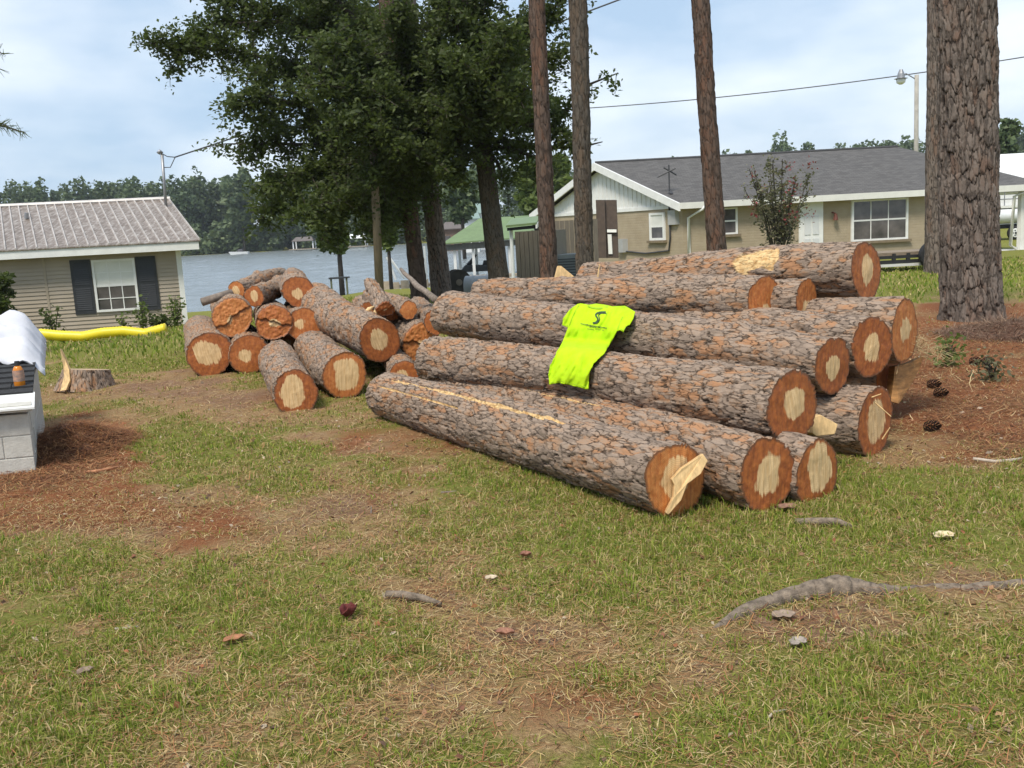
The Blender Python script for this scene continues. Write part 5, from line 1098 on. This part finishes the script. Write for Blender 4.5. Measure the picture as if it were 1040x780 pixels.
b = MB(o0); strip(b, [(559, 388.6), (568, 387.2), (578, 389.2), (588, 391.6), (596.6, 393.4)], .3); strip(b, [(573.5, 330), (577.2, 331)], .3); strip(b, [(630, 334.2), (633.4, 335.8), (636, 331)], .3); strip(b, [(588, 309.5), (583, 318), (578, 330)], .3); strip(b, [(634.5, 311.8), (632, 322), (627, 334)], .3); b.build('hem', M_SEAM, shirt)
b = MB(o0)
for row, (x0, x1, y0, y1, hh) in enumerate(((388, 535, 271, 297, .55), (425, 505, 285, 297, .4), (424, 522, 300, 308, .3))):
    x = x0
    while x < x1:
        wl = random.uniform(5, 9); t = (x - x0) / (x1 - x0); y = y0 + (y1 - y0) * t
        if random.random() < .86: strip(b, [c_(x, y), c_(x + wl * .75, y + .8)], hh * random.uniform(.7, 1.1))
        x += wl
b.build('lettering', M_INK, shirt)

# ------------------------------------------------------------------ mounds, root, sticks, leaves, grass, straw
def strands(n, region, ln, wd, lift, tilt, tones, name, mat):
    """lying needles: region() -> (x, y, zoff) arrays"""
    x, y, zo = region(n); n = len(x); z = gzn(x, y) + zo; a = rng.uniform(0, 6.28, n); L_ = ln * rng.uniform(.5, 1.3, n); t = rng.normal(0, tilt, n)
    A = np.stack([x, y, z + lift * rng.uniform(.3, 1.6, n)], 1); Bv = A + np.stack([np.cos(a) * L_, np.sin(a) * L_, t * L_], 1); mid_ = (A + Bv) / 2 + np.stack([rng.normal(0, .08, n) * L_, rng.normal(0, .08, n) * L_, np.abs(rng.normal(0, .06, n)) * L_], 1)
    s = np.stack([-np.sin(a), np.cos(a), 0 * a], 1) * (wd * rng.uniform(.6, 1.4, n))[:, None]
    V = np.stack([A - s, A + s, mid_ + s, mid_ - s, Bv + s * .5, Bv - s * .5], 1).reshape(-1, 3); k = np.arange(n)[:, None] * 6
    Fq = np.concatenate([k + np.array([[0, 1, 2, 3]]), k + np.array([[3, 2, 4, 5]])]); col = tones[rng.integers(0, len(tones), n)]; col = np.clip(col * rng.uniform(.7, 1.25, (n, 1)), 0, 1)
    col = np.repeat(np.concatenate([col, np.ones((n, 1))], 1), 6, 0)
    return tag(link(name, np_mesh(name, V, Fq, {'tint': col}, False), mat), kind='stuff')
def tint_mat(name, tr=.2, rough=.7):
    mt, n, b = nodes(name); c = attr(n, 'tint', True); n.links.new(c, b.inputs['Base Color']); b.inputs['Roughness'].default_value = rough; b.inputs['Specular IOR Level'].default_value = .2
    tl = N(n, 'ShaderNodeBsdfTranslucent'); n.links.new(c, tl.inputs['Color']); ms = N(n, 'ShaderNodeMixShader'); ms.inputs[0].default_value = tr
    o_ = n.nodes['Material Output']; n.links.new(b.outputs[0], ms.inputs[1]); n.links.new(tl.outputs[0], ms.inputs[2]); n.links.new(ms.outputs[0], o_.inputs[0]); return mt
M_TINT = tint_mat('grass_blade', .3); M_STRAWM = tint_mat('dry_needle', .1, .8)
STRAW_T = np.array([(.27, .11, .045), (.33, .15, .065), (.19, .072, .034), (.4, .22, .1), (.13, .055, .03)])
def wedge(n, y0, y1, power=1.0):
    y = y0 + (y1 - y0) * rng.uniform(0, 1, n) ** power; x = rng.uniform(-.74, .74, n) * (y + .25); return x, y
def reg_px(items):
    def f(n):
        xs, ys = [], []; tot = sum(i[4] for i in items)
        for cx, cy, rx, ry, w_ in items:
            k = int(n * w_ / tot); c = G(cx, cy); ex = abs(G(cx + rx, cy).x - c.x); ey = abs(G(cx, cy - ry).y - G(cx, cy + ry).y) / 2
            a = rng.uniform(0, 6.28, k); q = np.sqrt(rng.uniform(0, 1, k)) * (1 + rng.normal(0, .12, k)); xs.append(c.x + np.cos(a) * q * ex); ys.append(c.y + np.sin(a) * q * ey)
        x, y = np.concatenate(xs), np.concatenate(ys); return x, y, 0 * x
    return f
# mound of straw against the well house and behind the stack
def mound(name, px, py, rx, ryw, h, seed):
    c = G(px, py); n = 60; u = np.linspace(-1, 1, n); Xm, Ym = np.meshgrid(u, u); rr = np.sqrt(Xm ** 2 + Ym ** 2); Zm = h * (1 - sm(0, 1, rr)) * (.8 + .4 * fbm(Xm * 3 + 9, Ym * 3 + 9, seed)) + (fbm(Xm * 14, Ym * 14, seed + 1) - .5) * .03 * (1 - sm(.7, 1, rr)) - .03 * sm(.85, 1.0, rr)
    xx, yy = c.x + Xm * rx, c.y + Ym * ryw; z = gzn(xx, yy) + Zm; ii = np.arange(n * n).reshape(n, n); Fq = np.stack([ii[:-1, :-1], ii[:-1, 1:], ii[1:, 1:], ii[1:, :-1]], -1).reshape(-1, 4)
    tag(link(name, np_mesh(name, np.stack([xx.ravel(), yy.ravel(), z.ravel()], 1), Fq), plain('straw_litter', (.13, .06, .035), .95, .6, 40, .012)), kind='stuff')
    def f(k):
        a = rng.uniform(0, 6.28, k); q = np.sqrt(rng.uniform(0, 1, k)) * .95; return c.x + np.cos(a) * q * rx, c.y + np.sin(a) * q * ryw, h * (1 - sm(0, 1, q)) * 1.02
    return f
fm = mound('straw_mound', 74, 456, .52, .75, .2, 3)
strands(9000, fm, .13, .0016, .012, .15, STRAW_T, 'pine_straw', M_STRAWM)
fm = mound('straw_mound', 1040, 338, 1.1, 1.0, .16, 8)
strands(5000, fm, .16, .0025, .012, .3, np.array([(.2, .13, .09), (.27, .18, .12), (.14, .085, .06)]), 'pine_straw', M_STRAWM)
strands(9000, reg_px([(20, 492, 50, 14, 1), (70, 475, 40, 14, .6), (970, 400, 75, 60, 3.2), (1015, 445, 45, 40, 1), (1010, 350, 60, 22, 1.5)]), .16, .0022, .01, .08, STRAW_T, 'pine_straw', M_STRAWM)
c7 = LOGS['R7'][1]
def f7(k): a = rng.normal(0, 1, (k, 2)); return c7.x + .1 + a[:, 0] * .22, c7.y + .55 + a[:, 1] * .2, .62 - .25 * (a[:, 0] ** 2) * .22 + rng.uniform(-.12, .02, k)
strands(1600, f7, .14, .0022, .01, .25, np.array([(.42, .32, .16), (.34, .23, .11), (.5, .4, .22)]), 'dry_straw', M_STRAWM)

def grass(n, y0, y1, power, hmin, hmax, wd, seedk, thr=.25):
    x, y = wedge(n, y0, y1, power); d, s, g_ = patches(x, y)
    clump = fbm(x * 9, y * 9, 41) * .6 + fbm(x * 26, y * 26, 47, 2) * .4
    pr = np.clip(g_ * 1.25 - d * .65 - s * .45, .03, 1) * np.clip((clump - .3) * 3.2, .03, 1.4)
    k = rng.uniform(0, 1, n) < pr; x, y, g_, clump = x[k], y[k], g_[k], clump[k]; n = len(x)
    h = rng.uniform(hmin, hmax, n) * (.55 + .9 * np.clip(clump, .2, .8)) * (.8 + .5 * g_); w_ = wd * rng.uniform(.6, 1.3, n) * (1 + .12 * np.maximum(y - 4, 0))
    a = rng.uniform(0, 6.28, n); lean = np.abs(rng.normal(.55, .4, n)); dx, dy = np.cos(a), np.sin(a); sx, sy = -dy, dx
    sa = rng.uniform(0, 6.28, n); sx, sy = np.cos(sa), np.sin(sa)
    z = gzn(x, y) + .0; A = np.stack([x, y, z - .006], 1); S = np.stack([sx * w_, sy * w_, 0 * w_], 1)
    M1 = A + np.stack([dx * h * lean * .35, dy * h * lean * .35, h * .62], 1); T1 = A + np.stack([dx * h * lean * 1.1, dy * h * lean * 1.1, h * (1.02 - .3 * np.minimum(lean, 1.6))], 1)
    V = np.stack([A - S, A + S, M1 + S * .8, M1 - S * .8, T1 + S * .1, T1 - S * .1], 1).reshape(-1, 3); q = np.arange(n)[:, None] * 6
    Fq = np.concatenate([q + np.array([[0, 1, 2, 3]]), q + np.array([[3, 2, 4, 5]])])
    gt = np.array([(.19, .25, .03), (.25, .3, .045), (.13, .2, .025), (.31, .32, .065), (.46, .37, .15), (.55, .43, .21)])
    ch = rng.choice(6, n, p=[.25, .22, .15, .15, .13, .1]); col = np.clip(gt[ch] * rng.uniform(.75, 1.2, (n, 1)), 0, 1)
    return V, Fq, np.repeat(np.concatenate([col, np.ones((n, 1))], 1), 6, 0)
for args in ((31000, 2.3, 6.5, .85, .034, .066, .0026, 5), (310000, 2.3, 6.5, .8, .016, .042, .0022, 1), (225000, 6.5, 14, .9, .018, .042, .0027, 2), (60000, 14, 32, .9, .04, .09, .005, 3)):
    V, Fq, c = grass(*args); tag(link('grass', np_mesh('grass', V, Fq, {'tint': c}, False), M_TINT), kind='stuff')
# dry thatch and needles scattered everywhere
def scat(y0, y1, pw, kind):
    def f(n):
        x, y = wedge(n, y0, y1, pw); d, s, g_ = patches(x, y); p = np.clip(.45 + s * .6 - d * .2 if kind else .5 - d * .2 + .3 * (1 - g_), 0, 1); k = rng.uniform(0, 1, n) < p; return x[k], y[k], 0 * x[k]
    return f
strands(150000, scat(2.3, 7, .8, 0), .05, .0014, .008, .22, np.array([(.44, .31, .15), (.38, .24, .11), (.5, .39, .21), (.3, .16, .07), (.34, .27, .09)]), 'dry_thatch', M_STRAWM)
strands(120000, scat(7, 15, .9, 0), .06, .0022, .008, .18, np.array([(.42, .29, .14), (.36, .22, .1), (.5, .38, .21), (.29, .15, .07)]), 'dry_thatch', M_STRAWM)
strands(60000, scat(2.3, 13, .8, 1), .11, .0013, .012, .1, STRAW_T, 'pine_straw', M_STRAWM)
# small bark and leaf flakes
def flakes(n, y0, y1, size, tones, name):
    x, y = wedge(n, y0, y1, .8); z = gzn(x, y) + .012; P = np.stack([x, y, z], 1); V, Fq, _ = leaves(P, size, 2.5, elong=1.6); c = tones[rng.integers(0, len(tones), n)] * rng.uniform(.7, 1.2, (n, 1))
    tag(link(name, np_mesh(name, V, Fq, {'tint': np.repeat(np.concatenate([c, np.ones((n, 1))], 1), 4, 0)}, False), M_STRAWM), kind='stuff')
flakes(2600, 2.3, 9, .019, np.array([(.3, .12, .06), (.22, .1, .06), (.34, .19, .11), (.17, .1, .07), (.4, .32, .23)]), 'bark_litter')
flakes(900, 5, 14, .028, np.array([(.33, .19, .11), (.4, .32, .24), (.26, .13, .08), (.48, .37, .22)]), 'bark_litter')

# single leaves, chips and the surface root
def leaf(label, px, py, size, c, rot, cat='leaf', curl=.25, name='fallen_leaf', elong=1.5):
    p = G(px, py); size *= .74; p.z -= .012; nx_ = 9; u = np.linspace(-1, 1, nx_); A_, B_ = np.meshgrid(u, u); prof = np.sqrt(np.clip(1 - A_ ** 2, 0, 1)); xx = A_ * size * elong * .5; yy = B_ * prof * size * .5 * (1 + .25 * np.sin(A_ * 7 + rot)); zz = .012 + curl * size * (B_ ** 2 * prof + .5 * A_ ** 2 + .12 * np.sin(A_ * 5 + B_ * 3))
    ca, sa = math.cos(rot), math.sin(rot); V = np.stack([xx * ca - yy * sa, xx * sa + yy * ca, zz], -1).reshape(-1, 3); ii = np.arange(81).reshape(9, 9); Fq = np.stack([ii[:-1, :-1], ii[:-1, 1:], ii[1:, 1:], ii[1:, :-1]], -1).reshape(-1, 4)
    ob = link(name, np_mesh(name, V, Fq), plain('leaf_' + name + '%d' % len(MATS), c, .7, .35, 40, .002), None, p + Vector((0, 0, .02))); s = ob.modifiers.new('s', 'SOLIDIFY'); s.thickness = .003; tag(ob, label, cat)
leaf('curled dark red leaf on the grass left of the bare sandy patch', 355, 629, .075, (.12, .022, .018), .9, curl=.8)
leaf('pale cream leaf on the grass right of the log stack front', 959, 549, .1, (.62, .5, .32), .3)
leaf('grey brown oval leaf under the surface root', 796, 629, .09, (.26, .19, .14), .1, curl=.12)
leaf('pale small chip above the bare sandy patch', 499, 591, .055, (.5, .4, .28), .2, 'wood chip', .2, 'wood_chip')
leaf('orange bark flake lying in grass left of the dark red leaf', 238, 654, .055, (.34, .15, .075), .5, 'bark flake', .3, 'bark_flake', 2.2)
leaf('reddish bark flake in the sandy patch', 513, 648, .055, (.28, .13, .08), -.2, 'bark flake', .4, 'bark_flake', 1.9)
leaf('grey bark flake in the lower left lawn', 87, 687, .055, (.24, .17, .13), .8, 'bark flake', .3, 'bark_flake')
leaf('red brown curled flake before the front log', 534, 568, .05, (.25, .11, .07), 0, 'bark flake', .5, 'bark_flake')
leaf('brown bark flake on the grass under the pale core end', 800, 519, .1, (.22, .12, .08), .2, 'bark flake', .2, 'bark_flake')
leaf('grey flake below the oval leaf near the root', 811, 657, .07, (.3, .25, .21), .6, 'bark flake', .2, 'bark_flake')
for a, b, lb in ((895, 395, 'dark pine cone on the straw nearest the orange split slab'), (955, 404, 'dark pine cone above the straw centre beside the stack'), (946, 439, 'lone dark pine cone low on the pine straw'), (990, 371, 'dark pine cone beside the pale leaved plant'), (1003, 371, 'dark pine cone touching the pale leaved plant')):
    p = G(a if a > 900 else 948, b); co = MB(p); 
    for k in range(7):
        t = k / 6; rr = .042 * math.sin(math.pi * (.25 + .7 * t))
        for j in range(8): an = j * .785 + k * .4; c = p + Vector((t * .11 - .05, 0, .045)); dv = Vector((.2, math.cos(an), math.sin(an))); co.add([c + Vector((-.012, 0, 0)), c + dv * rr + Vector((0, -.008, .008)), c + dv * (rr * 1.15) + Vector((.012, 0, 0)), c + dv * rr + Vector((0, .008, -.008))], [(0, 1, 2, 3)])
    tag(co.build('pine_cone', plain('cone_brown', (.05, .032, .025), .85, .4, 40, 0), None, p), lb, 'pine cone')
rt_p = [(722, 641), (735, 634), (752, 624), (775, 616), (800, 608), (830, 603), (850, 600), (868, 599), (890, 601), (915, 600), (945, 597), (985, 599), (1045, 592)]
pts = [G(a, b) for a, b in rt_p]; rr = [.01, .022, .03, .034, .04, .05, .052, .044, .036, .03, .025, .03, .026]; dz = [-.005, .0, .004, .006, .008, .012, .012, .006, .0, -.012, -.008, -.004, -.004]
pf = []; rf_ = []
for i in range(len(pts) - 1):
    for k in range(12): t = k / 12; s_w = .006 * math.sin((i * 12 + k) * .9); pf.append(pts[i].lerp(pts[i + 1], t) + Vector((s_w, s_w, dz[i] * (1 - t) + dz[i + 1] * t))); rf_.append((rr[i] * (1 - t) + rr[i + 1] * t) * (.88 + .24 * float(vn(np.array((i * 12 + k) * .17), np.array(1.), 3))))
tag(MB(pf[0]).tube(pf, rf_, 14).build('surface_root', plain('root_bark', (.2, .155, .115), .95, .6, 30, .02), None, pf[0], True), 'grey tree root snaking along the soil in the right lawn', 'root')
def gstick(label, pts, r, mat=M_STICKP, name='twig'):
    q = [G(*p) + Vector((0, 0, r * .45 + .008 + .006 * math.sin(p[0]))) for p in pts]; r = r * .9; stick(name, label, 'twig', q, [r] * (len(q) - 1) + [r * .5], mat)
gstick('pale forked twig on the straw near the right edge', [(988, 469), (1010, 470), (1028, 469), (1042, 466)], .012)
gstick('grey root piece in the grass under the long stack\'s right end', [(808, 533), (825, 534), (850, 534), (866, 538)], .022, plain('root_bark', (.24, .195, .15)), 'root_piece')
gstick('flat grey root piece left of the sandy patch', [(393, 607), (410, 609), (430, 612), (448, 618)], .02, plain('root_bark', (.24, .195, .15)), 'root_piece')
gstick('thin pale twig in the left lawn', [(117, 640), (130, 639), (141, 639)], .006)
gstick('small curved white twig in the lower right lawn', [(780, 734), (786, 727), (800, 725)], .005)
gstick('thin grey stick on the lawn between pile and stack', [(448, 503), (470, 500), (490, 501)], .008, M_STICK)
gstick('pale bark strip on the straw mound by the block wall', [(76, 454), (90, 456), (106, 459)], .012)
gstick('orange bark strip below the straw mound', [(86, 481), (100, 480), (122, 476)], .014, plain('orange_strip', (.4, .18, .09), .8, .3, 20, .003), 'bark_strip')
gstick('tiny upright twig in the middle lawn', [(377, 523), (377.5, 516)], .006, M_STICK)
